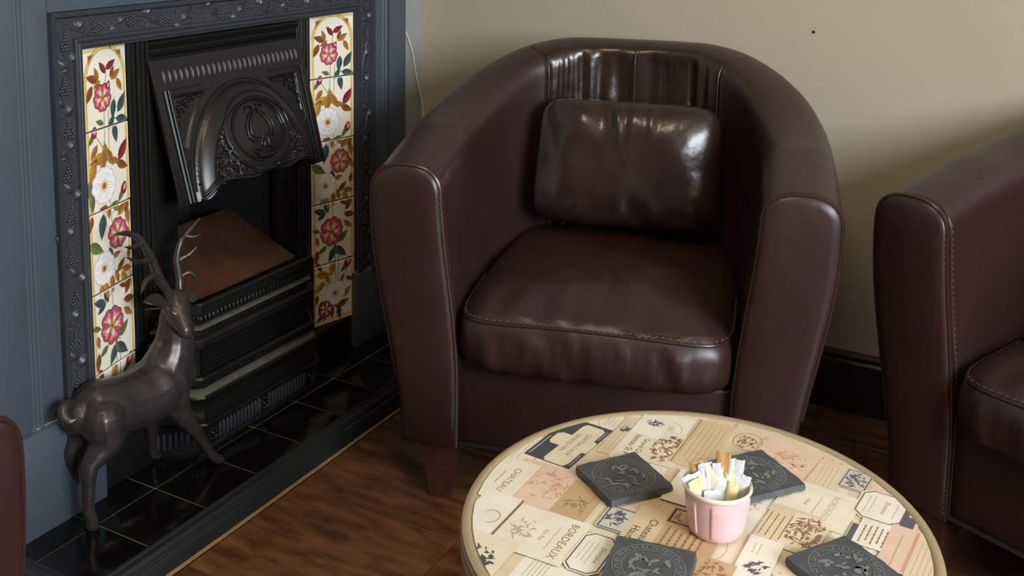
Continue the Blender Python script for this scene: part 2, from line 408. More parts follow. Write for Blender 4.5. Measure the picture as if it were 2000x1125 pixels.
def lf(m, a, b, L, ang, wd=0.46):
    a *= TW; b *= TP; ang = radians(ang); L *= 1.42
    tr = lambda pts: [(a + x * cos(ang) - y * sin(ang), b + x * sin(ang) + y * cos(ang)) for x, y in pts]
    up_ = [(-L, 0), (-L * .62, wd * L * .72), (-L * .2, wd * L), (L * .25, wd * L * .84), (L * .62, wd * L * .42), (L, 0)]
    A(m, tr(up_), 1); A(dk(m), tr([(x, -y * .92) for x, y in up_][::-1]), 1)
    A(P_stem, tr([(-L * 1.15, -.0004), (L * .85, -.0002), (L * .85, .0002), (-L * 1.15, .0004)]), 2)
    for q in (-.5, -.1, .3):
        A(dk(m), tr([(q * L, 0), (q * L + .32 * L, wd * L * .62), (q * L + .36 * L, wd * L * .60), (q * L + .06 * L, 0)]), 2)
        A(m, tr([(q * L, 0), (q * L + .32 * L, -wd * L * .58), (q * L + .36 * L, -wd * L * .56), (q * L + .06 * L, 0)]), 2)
def rose(a, b, r, m, m2, mc, rot=0, np_=5):
    rq = random.Random(int(a * 1000 + b * 77)); a *= TW; b *= TP; r *= 1.06
    white = m not in (P_rose, P_rosed)
    if white: np_ = 6
    for i in range(np_):
        t = rot + 2 * pi * i / np_ + rq.uniform(-.12, .12); f = rq.uniform(.9, 1.08)
        for d_ in (-.27, .27):      # two ruffled lobes to a petal
            A(m2, ell(a + cos(t + d_) * r * .66 * f, b + sin(t + d_) * r * .66 * f, r * .36, r * .34, t, 14), 3)
            A(m, ell(a + cos(t + d_) * r * .63 * f, b + sin(t + d_) * r * .63 * f, r * .33, r * .29, t, 14), 4)
        A(m, ell(a + cos(t) * r * .42, b + sin(t) * r * .42, r * .36, r * .28, t, 14), 4)
        if white:
            for d_ in (-.22, 0, .22):
                A(P_wsh, [(a + cos(t + d_) * r * .30, b + sin(t + d_) * r * .30), (a + cos(t + d_ + .03) * r * .72, b + sin(t + d_ + .03) * r * .72), (a + cos(t + d_ - .03) * r * .72, b + sin(t + d_ - .03) * r * .72)], 5)
        else:
            A(P_rosel, ell(a + cos(t) * r * .46, b + sin(t) * r * .46, r * .26, r * .16, t, 12), 5)
            A(P_blush, ell(a + cos(t) * r * .38, b + sin(t) * r * .38, r * .17, r * .13, t, 10), 6)
            for d_ in (-.3, .3):
                A(P_rosel, ell(a + cos(t + d_) * r * .68, b + sin(t + d_) * r * .68, r * .14, r * .07, t + d_, 8), 5)
    A(mc, ell(a, b, r * .22, r * .22, 0, 14), 7)
    for i in range(12):
        t = 2 * pi * i / 12; A(P_gold, ell(a + cos(t) * r * .31, b + sin(t) * r * .31, r * .045, r * .045, 0, 6), 7)
    A(P_brown, ell(a, b, r * .10, r * .10, 0, 8), 8)
def bud(a, b, r, ang):
    lf(P_green, a - .05, b + .06, r * 1.0, ang + 20, .35)
    A(P_rosed, ell(a * TW, b * TP, r, r * .68, radians(ang), 12, .25), 4); A(P_rosel, ell(a * TW + r * .15, b * TP - r * .1, r * .5, r * .3, radians(ang), 10), 5)
def stem(pts, w_=.0007):
    for (a0, b0), (a1, b1) in zip(pts[:-1], pts[1:]):
        p = Vector((a0 * TW, b0 * TP)); q = Vector((a1 * TW, b1 * TP)); d = (q - p).normalized(); s_ = Vector((-d.y, d.x)) * w_
        A(P_stem, [tuple(p - s_), tuple(q - s_), tuple(q + s_), tuple(p + s_)], 0)
# border : arch, corner spandrels and edge lines
for k in range(24):
    t0 = pi + pi * k / 24; t1 = pi + pi * (k + 1) / 24
    for m_, ra, rb in ((P_bord, .47, .415), (P_bord2, .475, .462), (P_bord2, .42, .41)):
        A(m_, [(.5 * TW + cos(t) * r_ * TW, .40 * TP + sin(t) * r_ * TW * 1.02) for r_, t in ((ra, t0), (ra, t1), (rb, t1), (rb, t0))], 0 if m_ is P_bord else 1)
for a0, a1, m_ in ((.03, .085, P_bord), (.915, .97, P_bord), (.935, .943, P_bord2), (.055, .063, P_bord2)):
    A(m_, [(a0 * TW, .40 * TP), (a1 * TW, .40 * TP), (a1 * TW, 4.95 * TP), (a0 * TW, 4.95 * TP)], 0 if m_ is P_bord else 1)
A(P_bord, [(.03 * TW, 4.90 * TP), (.97 * TW, 4.90 * TP), (.97 * TW, 4.96 * TP), (.03 * TW, 4.96 * TP)], 0)
A(P_bord, [(.03 * TW, .025 * TP), (.97 * TW, .025 * TP), (.97 * TW, .06 * TP), (.03 * TW, .06 * TP)], 0)
for s_ in (.12, .88):
    d = 1 if s_ < .5 else -1
    A(P_bord2, [(s_ * TW, .09 * TP), ((s_ + d * .16) * TW, .09 * TP), (s_ * TW, .22 * TP)], 1)
    A(P_brown, [((s_ + d * .02) * TW, .105 * TP), ((s_ + d * .10) * TW, .105 * TP), ((s_ + d * .02) * TW, .17 * TP)], 2)
stem([(.52, .30), (.48, .55)]); stem([(.45, .8), (.42, 1.35)]); stem([(.55, .8), (.52, 1.35)]); stem([(.22, 1.05), (.40, 1.25)]); stem([(.62, .9), (.85, .95)])
stem([(.40, 1.9), (.42, 2.25)]); stem([(.5, 1.85), (.55, 2.25)]); stem([(.8, 1.9), (.55, 2.1)]); stem([(.45, 2.95), (.5, 3.3)]); stem([(.7, 2.9), (.4, 3.1)])
stem([(.52, 3.7), (.55, 4.4)], .0009); stem([(.62, 3.7), (.6, 4.4)], .0009); stem([(.85, 4.15), (.6, 4.4)]); stem([(.25, 4.3), (.5, 4.45)])
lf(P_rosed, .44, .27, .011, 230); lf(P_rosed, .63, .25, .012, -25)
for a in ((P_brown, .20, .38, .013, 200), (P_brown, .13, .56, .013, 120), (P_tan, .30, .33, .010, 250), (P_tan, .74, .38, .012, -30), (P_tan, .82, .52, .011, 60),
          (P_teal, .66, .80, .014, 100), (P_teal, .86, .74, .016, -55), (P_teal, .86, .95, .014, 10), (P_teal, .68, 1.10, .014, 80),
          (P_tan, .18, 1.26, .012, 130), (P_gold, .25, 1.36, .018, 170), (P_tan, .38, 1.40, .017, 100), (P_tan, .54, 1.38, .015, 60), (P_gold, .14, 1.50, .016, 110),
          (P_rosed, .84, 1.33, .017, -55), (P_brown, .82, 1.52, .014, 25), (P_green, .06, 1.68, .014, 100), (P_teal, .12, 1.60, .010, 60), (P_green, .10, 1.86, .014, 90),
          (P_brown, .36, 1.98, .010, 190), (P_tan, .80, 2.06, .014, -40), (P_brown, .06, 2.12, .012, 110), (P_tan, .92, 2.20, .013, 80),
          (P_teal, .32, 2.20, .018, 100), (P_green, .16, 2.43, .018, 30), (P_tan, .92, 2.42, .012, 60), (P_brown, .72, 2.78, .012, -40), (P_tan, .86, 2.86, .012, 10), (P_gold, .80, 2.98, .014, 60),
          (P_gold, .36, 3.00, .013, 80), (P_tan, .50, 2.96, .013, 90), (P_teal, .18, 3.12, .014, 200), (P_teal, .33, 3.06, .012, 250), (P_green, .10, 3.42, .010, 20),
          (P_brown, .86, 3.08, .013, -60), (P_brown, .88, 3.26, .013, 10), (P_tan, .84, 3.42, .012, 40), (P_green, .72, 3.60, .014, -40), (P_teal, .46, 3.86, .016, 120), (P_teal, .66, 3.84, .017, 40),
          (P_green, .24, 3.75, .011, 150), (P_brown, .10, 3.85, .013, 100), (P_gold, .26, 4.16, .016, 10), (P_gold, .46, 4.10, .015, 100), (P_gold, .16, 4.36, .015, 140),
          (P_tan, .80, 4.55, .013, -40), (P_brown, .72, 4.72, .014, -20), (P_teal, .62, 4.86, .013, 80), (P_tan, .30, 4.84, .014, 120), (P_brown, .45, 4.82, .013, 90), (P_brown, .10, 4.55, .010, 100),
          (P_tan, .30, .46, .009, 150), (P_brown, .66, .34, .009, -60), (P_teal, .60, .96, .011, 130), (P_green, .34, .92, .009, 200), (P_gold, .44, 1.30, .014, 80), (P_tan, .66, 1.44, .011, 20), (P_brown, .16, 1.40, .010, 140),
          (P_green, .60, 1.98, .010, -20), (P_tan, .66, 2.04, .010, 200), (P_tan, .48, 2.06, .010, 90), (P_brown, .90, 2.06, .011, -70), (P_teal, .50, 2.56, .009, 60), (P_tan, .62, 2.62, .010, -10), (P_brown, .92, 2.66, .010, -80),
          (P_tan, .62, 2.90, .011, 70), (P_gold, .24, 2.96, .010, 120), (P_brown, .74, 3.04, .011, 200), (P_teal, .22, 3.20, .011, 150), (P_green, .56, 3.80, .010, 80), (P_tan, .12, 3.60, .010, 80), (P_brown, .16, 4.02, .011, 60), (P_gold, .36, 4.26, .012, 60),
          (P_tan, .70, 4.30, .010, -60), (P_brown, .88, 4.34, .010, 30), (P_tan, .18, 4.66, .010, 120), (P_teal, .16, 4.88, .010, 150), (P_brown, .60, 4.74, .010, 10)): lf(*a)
rose(.42, .63, .026, P_rose, P_rosed, P_gold, .3); rose(.38, 1.70, .034, P_white, P_wsh, P_gold, .1, 6); rose(.66, 2.36, .029, P_rose, P_rosed, P_gold, .9)
rose(.32, 2.72, .031, P_white, P_wsh, P_gold, .4, 6); rose(.44, 3.48, .034, P_rose, P_rosed, P_gold, .2); rose(.52, 4.52, .031, P_white, P_wsh, P_gold, .5, 6); rose(.30, 4.74, .022, P_rosed, P_rosed, P_gold, .1)
bud(.20, 1.02, .012, -70); bud(.84, 1.82, .013, -70); bud(.84, 4.05, .015, -60); bud(.55, .50, .010, -60)
ART.sort(key=lambda a: a[2])
def panel(yo, yi, flip):
    # yo: outer edge (x=0), yi: inner edge (x=-.032)
    o = Vector((0.0, yo, 0.893)); e = Vector((-0.032, yi, 0.893)); ax = (e - o).normalized(); Lw = (e - o).length
    nrm = ax.cross(Vector((0, 0, -1))); nrm = nrm if nrm.x > 0 else -nrm
    def P(a, b, h): return (o if not flip else e) + (ax if not flip else -ax) * (a * Lw / TW) + Vector((0, 0, -b)) + nrm * h
    mb = MB(); mb.poly([P(0, 0, -.004), P(TW, 0, -.004), P(TW, 5.02 * TP, -.004), P(0, 5.02 * TP, -.004)])
    build('tile_backing', mb, M_joint, ins, smooth=0)
    for k in range(5):
        g = 0.0015; lo, hi = k * TP + g, (k + 1) * TP - g
        jit = (0.0, .0006, -.0004, .0005, 0)[k]
        mb = MB(); bv = .0016
        rings = []
        for (ins_, h) in ((0, -.006), (0, -bv + jit), (bv, jit)):
            rings.append([P(ins_, lo + ins_, h), P(TW - ins_, lo + ins_, h), P(TW - ins_, hi - ins_, h), P(ins_, hi - ins_, h)])
        mb.grid(rings, closed_v=True); mb.poly(rings[-1])
        t = build('tile', mb, M_tile, ins, smooth=30)
        mp = MB()
        for m_, poly, ly in ART:
            q = clipb(poly, lo + .001, hi - .001)
            q = [(min(max(a, .001), TW - .001), b) for a, b in q]
            if len(q) >= 3:
                mp.use(m_); mp.poly([P(a, b, jit + .00012 + ly * .00006 + (len(mp.f) % 12) * .000004) for a, b in q])
        build('floral_print', mp, None, t, smooth=0, fixn=False)
panel(1.276, 1.402, False); panel(mir(1.276), mir(1.402), True)
# dark sill under the tiles, reeded inner strips, face plate, top mouldings
for s_ in (0, 1):
    Y = (lambda y: y) if s_ == 0 else mir
    a, b = sorted((Y(1.276), Y(1.42))); mb = MB(); mb.bbox(-0.05, -0.004, a, b, 0.038, 0.121, bv=.002); build('tile_sill', mb, M_iron, ins)
    mb = MB(); a, b = sorted((Y(1.401), Y(1.457))); mb.box(-0.06, -0.034, a, b, 0.038, 0.893)
    for yc_, r, x in ((1.410, .006, -.034), (1.421, .004, -.034), (1.432, .006, -.033), (1.443, .0045, -.032), (1.4525, .0045, -.030)):
        mb.tube([(x, Y(yc_), 0.05), (x, Y(yc_), 0.893)], r, 10)
    build('reeded_strip', mb, M_iron, ins)
    mb = MB(); a, b = sorted((Y(1.456), Y(1.520))); mb.bbox(-0.05, -0.030, a, b, 0.30, 0.79, bv=.001); build('cheek_plate', mb, M_iron, ins)
mb = MB(); mb.box(-0.06, -0.034, 1.456, mir(1.456), 0.555, 0.893)
mb.sweep([(-0.034, 1.456, 0.893), (-0.034, mir(1.456), 0.893)], (1, 0, 0), [(0, -.02), (0, .014), (.004, .017), (.008, .013), (.010, .008), (.014, .008), (.018, .012), (.022, .010), (.025, .004), (.030, .004), (.034, .007), (.038, .005), (.042, .001), (.07, .000), (.07, -.02)])
build('head_plate', mb, M_iron, ins, smooth=30)
mb = MB()   # firebox
x0, x1, y0, y1, z0, z1 = -0.33, -0.05, 1.505, mir(1.505), 0.045, 0.62
mb.poly([(x0, y0, z0), (x0, y1, z0), (x0, y1, z1), (x0, y0, z1)]); mb.poly([(x0, y0, z0), (x1, y0, z0), (x1, y0, z1), (x0, y0, z1)]); mb.poly([(x0, y1, z0), (x1, y1, z0), (x1, y1, z1), (x0, y1, z1)])
mb.poly([(x0, y0, z0), (x1, y0, z0), (x1, y1, z0), (x0, y1, z0)]); mb.poly([(x0, y0, z1), (x1, y0, z1), (x1, y1, z1), (x0, y1, z1)])
build('firebox', mb, M_soot, ins, smooth=0, fixn=False)
mb = MB(); mb.bbox(-0.05, -0.028, 1.40, mir(1.40), 0.038, 0.30, bv=.001); build('lower_plate', mb, M_iron, ins)

# hood ---------------------------------------------------------------------
HT = Vector((-0.018, FS_Y, 0.825)); HD = Vector((0.07, 0, -0.258)); HL = HD.length; HD.normalize(); HN = Vector((0, 1, 0)).cross(HD); HN = HN if HN.x > 0 else -HN
def HP(u, w_, h=0): return HT + Vector((0, u, 0)) + HD * w_ + HN * h
ARC_C, ARC_RU, ARC_RW = 0.262, 0.172, 0.212      # arch : half ellipse standing on the lower edge
MCW = .158
def dome0(u, w_):
    d = (u / ARC_RU) ** 2 + ((ARC_C - w_) / ARC_RW) ** 2
    return 0.0 if d >= 1 else 0.040 * (1 - d) ** 0.60
def dome(u, w_):
    e = math.sqrt((u / ARC_RU) ** 2 + ((ARC_C - w_) / ARC_RW) ** 2); q = math.sqrt((u / .074) ** 2 + ((w_ - MCW) / .066) ** 2); h = dome0(u, w_)
    h += .0045 * ss(1.05, 1.01, e) * ss(.80, .84, e)                        # arch band
    h -= .0045 * ss(.80, .775, e) * ss(1.30, 1.36, q) * ss(.236, .230, w_)       # sunk side panels
    h += .0030 * ss(1.30, 1.26, q) * ss(1.00, 1.06, q) - .0015 * ss(1.0, .94, q)  # medallion rim
    a = abs(u)
    sp = ss(1.10, 1.14, e) * ss(.186, .182, a) * ss(.052, .057, w_) * ss(.088, .094, a) * ss(.165, .158, w_)
    return h - .0055 * sp                                                   # sunk spandrels
def hood_low(u):          # lower edge of the hood
    a = abs(u)
    if a > .172: return .268
    return .268 - .026 * ss(.172, .125, a) + .010 * ss(.10, .04, a) - .006 * ss(.05, .02, a)
mb = MB()
nu, nw = 170, 110
front = []; back = []
for i in range(nu + 1):
    u = -.226 + .452 * i / nu; rf = []; rb = []
    side = 1 - .02 * 0
    for j in range(nw + 1):
        t = j / nw; w_ = -.022 + t * (hood_low(u) + .022); uu = u * (1 - .03 * t)
        rf.append(HP(uu, w_, dome(uu, w_))); rb.append(HP(uu, w_, dome(uu, w_) - .007))
    front.append(rf); back.append(rb)
mb.grid(front); mb.grid([r[::-1] for r in back])
for a_, b_ in ((front[0], back[0]), (front[-1], back[-1])): mb.grid([a_, b_])
mb.grid([[r[-1] for r in front], [r[-1] for r in back]]); mb.grid([[r[0] for r in front], [r[0] for r in back]])
hood = build('hood', mb, M_ironhi, ins, smooth=40)
for s_ in (-1, 1):       # side rails
    mb = MB()
    for u, r in ((.203, .0042), (.193, .0026)):
        mb.tube([HP(s_ * u * 1.0, .040, .001), HP(s_ * (u * .985), .266, .001)], r, 8)
    mb.tube([HP(s_ * .203, .040, .001), HP(s_ * .10, .040, .0005)], .002, 6)
    for e_ in ((.186, .053, .186, .160), (.186, .053, .090, .053)): mb.tube([HP(s_ * e_[0], e_[1], .001), HP(s_ * e_[2], e_[3], .001)], .0016, 6)
    build('side_rail', mb, M_ironhi, hood)
mb = MB(); mb.ball(HP(-.197, .013, .0), V(.0052, .0037, .0125), 8, 6, Matrix((HN, V(0, 1, 0), HD)).transposed())
rib0 = build('vent_rib', mb, M_rib, hood)
for k in range(1, 27): inst(rib0, hood, (0, .394 * k / 26, 0))
def arc(ru, rw, a0, a1, n=40): return [(ru * cos(t), ARC_C - rw * sin(t)) for t in [a0 + (a1 - a0) * k / n for k in range(n + 1)]]
mb = MB()
for ru, rw, r in ((.178, .219, .0022), (.139, .173, .0018)):
    mb.tube([HP(u, min(w_, .264), dome(u, w_) + .001) for u, w_ in arc(ru, rw, 0.06, pi - .06)], r, 8)
build('arch_moulding', mb, M_ironhi, hood)
# medallion
MC = (0.0, .158)
mb = MB()
def disc(cu, cw, ru, rw, h0, h1, n=36, rings=5):
    rows = [[HP(cu + ru * k / rings * cos(2 * pi * j / n), cw + rw * k / rings * sin(2 * pi * j / n), dome(cu + ru * k / rings * cos(2 * pi * j / n), cw + rw * k / rings * sin(2 * pi * j / n)) + h0 + (h1 - h0) * (1 - (k / rings) ** 2)) for j in range(n)] for k in range(rings, -1, -1)]
    mb.grid(rows, closed_v=True)
disc(MC[0], MC[1], .070, .062, .0008, .004)
for f_, r in ((1.03, .0020), (1.29, .0018), (.95, .0012)):
    mb.tube([HP(MC[0] + .074 * f_ * cos(t), MC[1] + .066 * f_ * sin(t), dome(MC[0] + .074 * f_ * cos(t), MC[1] + .066 * f_ * sin(t)) + .002) for t in [2 * pi * k / 48 for k in range(49)]], r, 8)
build('medallion', mb, M_ironhi, hood)
mb = MB()
def strip(pts, r, hh=.004):
    P_ = [HP(MC[0] + u, MC[1] + w_, dome(MC[0] + u, MC[1] + w_) + hh) for u, w_ in pts]; k = len(P_)
    mb.tube(P_, [r * (0.35 + 0.65 * sin(pi * (0.12 + 0.8 * i / (k - 1)))) for i in range(k)], 7)
for s_ in (-1, 1):
    for q_ in (0,): strip([(s_ * x * 1.15, w_) for x, w_ in ((.004, -.040), (.014, -.030), (.024, -.012), (.027, .004), (.020, .014), (.008, .016))], .0035)
    strip([(s_ * x, w_) for x, w_ in ((.006, -.044), (.022, -.034), (.038, -.012), (.040, .010), (.030, .022), (.018, .022))], .003)
    strip([(s_ * x, w_) for x, w_ in ((.004, .016), (.012, .026), (.008, .036), (.018, .042), (.028, .038))], .003)
    strip([(s_ * x, w_) for x, w_ in ((.002, -.044), (.012, -.054), (.022, -.052), (.026, -.046))], .0025)
    strip([(s_ * x, w_) for x, w_ in ((.010, .050), (.024, .050), (.036, .042))], .0025)
strip([(-.03, .052), (-.01, .056), (.01, .056), (.03, .052)], .004)
for u, w_, r in ((0, .034, .007), (0, .018, .006), (0, -.046, .005), (0, -.006, .004)): mb.ball(HP(u, MC[1] + w_, dome(u, MC[1] + w_) + .003), V(r * .5, r, r * 1.3), 10, 6)
build('medallion_ornament', mb, M_ironhi, hood, smooth=60)
rnd = random.Random(8)
def scroll(u, w_, r, d, turns=1.3):
    pts = []
    for k in range(14):
        t = k / 13; a_ = d + t * turns * 2 * pi; rr = r * (1 - .75 * t); pts.append(HP(u + rr * cos(a_), w_ + rr * sin(a_), dome(u + rr * cos(a_), w_ + rr * sin(a_)) + .0015))
    mb.tube(pts, [.0023 * (1 - .4 * i / 13) for i in range(14)], 6)
for s_ in (-1, 1):
    mb = MB()
    for u, w_, r in ((.172, .070, .010), (.155, .068, .008), (.140, .064, .006), (.176, .090, .008), (.179, .108, .006), (.126, .062, .005), (.163, .084, .006), (.148, .074, .005), (.180, .122, .004), (.112, .060, .004), (.180, .064, .005)):
        scroll(s_ * u, w_, r, rnd.random() * 6)
    build('spandrel_foliage', mb, M_ironhi, hood, smooth=60); mb = MB()
    for k in range(150):
        u = .050 + rnd.random() * .10; w_ = .105 + rnd.random() * .135
        if (u / .140) ** 2 + ((ARC_C - w_) / .172) ** 2 < .93 and (u / .098) ** 2 + ((w_ - MC[1]) / .088) ** 2 > 1.05: scroll(s_ * u, w_, .004 + rnd.random() * .006, rnd.random() * 6)
    for k in range(12): scroll(s_ * (.02 + rnd.random() * .10), .236 + rnd.random() * .004, .004, rnd.random() * 6)
    build('panel_foliage', mb, M_ironhi, hood, smooth=60); mb = MB()
    # scalloped lower lip
    pts = [(.170, .264), (.162, .260), (.152, .252), (.142, .245), (.128, .2405), (.112, .240), (.090, .243), (.060, .249), (.035, .249)]
    for q, r in ((0, .0036), (-.006, .0024), (-.011, .0018)):
        mb.tube([HP(s_ * u, w_ + q, dome(u, w_ + q) + .002) for u, w_ in pts], r, 7)
    for u, w_ in ((.148, .247), (.136, .240), (.120, .238)): scroll(s_ * u, w_, .005, 0)
    build('scalloped_lip', mb, M_ironhi, hood, smooth=60)

# grate --------------------------------------------------------------------
GP = [(-0.030, 1.424, 0), (0.050, 1.500, 0), (0.050, mir(1.500), 0), (-0.030, mir(1.424), 0)]
def tier(name, prof, m, parent=None):
    mb = MB(); mb.sweep(GP, (0, 0, 1), prof); return build(name, mb, m, parent or ins, smooth=30)
base = tier('grate_base', [(-.03, .038), (.006, .038), (.006, .044), (.002, .047), (.002, .088), (.006, .091), (.012, .094), (.013, .098), (.010, .101), (-.03, .101)], M_iron)
tier('grate_apron', [(-.03, .101), (.004, .101), (.004, .110), (.0, .118), (-.002, .130), (.001, .142), (.006, .148), (.007, .153), (.003, .157), (-.03, .157)], M_ironhi)
tier('dusty_ledge', [(-.03, .157), (.003, .157), (.001, .160), (-.014, .170), (-.03, .170)], M_dust)
tier('lower_rail', [(-.03, .170), (-.010, .170), (-.002, .172), (.0, .176), (.0, .190), (-.004, .194), (-.03, .194)], M_iron)
tier('slot_panel', [(-.03, .194), (-.018, .194), (-.018, .258), (-.03, .258)], M_iron)
tier('middle_rail', [(-.03, .256), (-.002, .256), (.001, .259), (.001, .272), (-.002, .275), (-.012, .280), (-.012, .286), (-.004, .289), (-.004, .296), (-.03, .296)], M_iron)
tier('dusty_ledge', [(-.03, .296), (-.004, .296), (-.006, .299), (-.016, .303), (-.03, .303)], M_dust)
tier('beaded_rail', [(-.03, .303), (-.012, .303), (-.012, .326), (-.004, .328), (.0, .331), (.0, .349), (-.003, .352), (-.014, .352), (-.016, .340), (-.03, .340)], M_iron)
for k in range(7):
    z = .198 + k * .0088; mb = MB(); mb.sweep([(0.034, 1.509, 0), (0.034, mir(1.509), 0)], (0, 0, 1), [(0, z), (.006, z + .0012), (.006, z + .0048), (0, z + .006)]); build('slat', mb, M_iron, ins, smooth=0)
mb = MB()
for k in range(30):
    y_ = 1.506 + (mir(1.506) - 1.506) * k / 29; mb.ball((0.040, y_, .3145), V(.0045, .0042, .008), 8, 6)
for s_ in (0, 1):
    Y = (lambda y: y) if s_ == 0 else mir
    for k in range(7):
        t = (k + .5) / 7; mb.ball((-.030 + .08 * t - .0085, Y(1.424 + .076 * t + .0085), .3145), V(.0042, .0042, .008), 8, 6)
build('bead_row', mb, M_ironhi, ins)
def flute(mb, c, d, n, z0, z1, r=.0036):
    mb.tube([Vector(c) + V(0, 0, z) for z in (z0, z0 + .004, z1 - .004, z1)], [r * .5, r, r, r * .5], 8)
mb = MB(); flute(mb, (.0525, 1.540, 0), 0, 0, .050, .085); fl0 = build('flute', mb, M_frame, base)  # lighter frame iron paints a subtle highlight into the flutes' colour
for k in range(1, 26):
    y_ = 1.540 + (mir(1.540) - 1.540) * k / 25
    if abs(y_ - FS_Y) >= .016: inst(fl0, base, (0, y_ - 1.540, 0))
for s_ in (0, 1):
    Y = (lambda y: y) if s_ == 0 else mir
    for k in range(9):
        t = (k + .6) / 9.6; inst(fl0, base, (-.030 + .08 * t + .002 - .0525, Y(1.424 + .076 * t - .002) - 1.540, 0))
for y_ in (1.520, mir(1.520), FS_Y):
    mb = MB()
    for r, tr in ((.0145, .0022), (.008, .0016)):
        mb.tube([(.053, y_ + r * cos(t), .068 + r * sin(t)) for t in [2 * pi * k / 24 for k in range(25)]], tr, 6)
    mb.ball((.053, y_, .068), V(.004, .005, .005), 10, 6)
    for k in range(8): mb.ball((.053, y_ + .0112 * cos(k * pi / 4), .068 + .0112 * sin(k * pi / 4)), .002, 6, 4)
    build('rosette', mb, M_ironhi, base)

# board lying in the fire opening
bd = MB(); p0, p1 = Vector((0.018, 0, .3465)), Vector((-0.185, 0, .428)); dd = (p1 - p0).normalized(); nn = V(-dd.z, 0, dd.x); nn = nn if nn.z > 0 else -nn
rows = []
for y_ in (1.526, mir(1.526)):
    rows.append([(p.x, y_, p.z) for p in (p0, p1, p1 + nn * .006, p0 + nn * .006)])
bd.grid(rows, closed_v=True); bd.face([0, 1, 2, 3]); bd.face([7, 6, 5, 4])
tag(build('board', bd, M_board, smooth=0), 'plain brown board tilted inside the black fireplace opening', 'board')

# ------------------------------------------------------------------ hearth
hearth = thing('tiled_hearth', (0.1, FS_Y, 0), 'black tiled hearth with pale grout lines and moulded dark kerb', 'hearth')
mb = MB(); mb.box(-0.072, 0.207, 1.078, 2.304, 0, 0.0360); build('grout_bed', mb, M_grout, hearth, smooth=0)
ye = [1.0815] + [1.2115 + .1375 * k for k in range(8)] + [2.300]
xe = [-0.070, 0.0685, 0.2055]
for i in range(2):
    for j in range(len(ye) - 1):
        cx, cy = (xe[i] + xe[i + 1]) / 2, (ye[j] + ye[j + 1]) / 2; hx, hy = (xe[i + 1] - xe[i]) / 2 - .0016, (ye[j + 1] - ye[j]) / 2 - .0016
        mb = MB(); mb.bbox(-hx, hx, -hy, hy, -.006, 0, bv=.0012, seg=2)
        o = build('hearth_tile', mb, M_htile, hearth, local=True); o.location = Vector((cx, cy, .038)) - Vector(hearth.location)
        o.rotation_euler = (random.uniform(-.004, .004), random.uniform(-.004, .004), 0)
mb = MB(); mb.sweep([(-0.05, 1.081, 0), (0.206, 1.081, 0), (0.206, 2.301, 0), (-0.05, 2.301, 0)], (0, 0, 1), [(0, 0), (0, .041), (.002, .0445), (.007, .0445), (.009, .041), (.012, .0405), (.014, .043), (.022, .0425), (.027, .038), (.0285, .032), (.031, .0305), (.034, .031), (.037, .027), (.042, .014), (.043, 0)])
build('kerb', mb, M_kerb, hearth, smooth=30)
mb = MB(); rnd = random.Random(3); pts = []
for (xa, ya), (xb, yb) in (((-0.05, 1.036), (.2505, 1.036)), ((.2505, 1.036), (.2505, 2.346))):
    n_ = 30
    for k in range(n_): t = k / n_; pts.append((xa + (xb - xa) * t + rnd.uniform(-.0006, .0006), ya + (yb - ya) * t + rnd.uniform(-.0006, .0006), .001))
mb.tube(pts, .0038, 6); build('sealant_line', mb, M_seal, hearth)

# ------------------------------------------------------------------ armchair
Lp = MB
def chair_curve(s):
    """s in [0,1] : returns (kind, parameter) position along the U (front-left -> back -> front-right)"""
    return s
V0 = 0.20
def wo(z): return 0.365 + 0.062 * ss(.13, .60, z)
def bo(z): return 0.635 + 0.050 * ss(.13, .75, z)
def wi(z): return 0.256 + 0.036 * ss(.25, .66, z)
def bi(z): return 0.520 + 0.040 * ss(.25, .80, z)
def plan(s, w_, b):
    # straight part share .22 each side
    k = .20
    if s < k: return V(-w_, V0 * (s / k), 0)
    if s > 1 - k: return V(w_, V0 * ((1 - s) / k), 0)
    ph = (s - k) / (1 - 2 * k) * pi
    e = 0.75
    cu, sv = -cos(ph), sin(ph)
    return V(w_ * math.copysign(abs(cu) ** e, cu), V0 + (b - V0) * abs(sv) ** e, 0)
def ztop(s):
    k = .20
    if s < k: return .676 + .0407 * (s / k)
    if s > 1 - k: return .676 + .0407 * ((1 - s) / k)
    ph = (s - k) / (1 - 2 * k) * 180; ph = min(ph, 180 - ph)
    return .706 + .144 * ss(-15, 75, ph)
def section(s, no=14, na=14, ni=12, r=.058):
    zt = ztop(s); pts = []
    zl = zt - r
    for i in range(no): z = .128 + (zl - .128) * i / no; p = plan(s, wo(z), bo(z)); pts.append(V(p.x, p.y, z))
    po = plan(s, wo(zl), bo(zl)); pi_ = plan(s, wi(zl), bi(zl)); md = (po + pi_) / 2; hf = (po - pi_) / 2
    for i in range(na + 1):
        a_ = pi * i / na; q = md + hf * math.copysign(abs(cos(a_)) ** .78, cos(a_)); pts.append(V(q.x, q.y, zl + r * sin(a_) ** .78))
    for i in range(1, ni + 1): z = zl - (zl - .25) * i / ni; p = plan(s, wi(z), bi(z)); pts.append(V(p.x, p.y, z))
    return pts
NS = 240; NOUT = 14; NARC = 14; NIN = 12
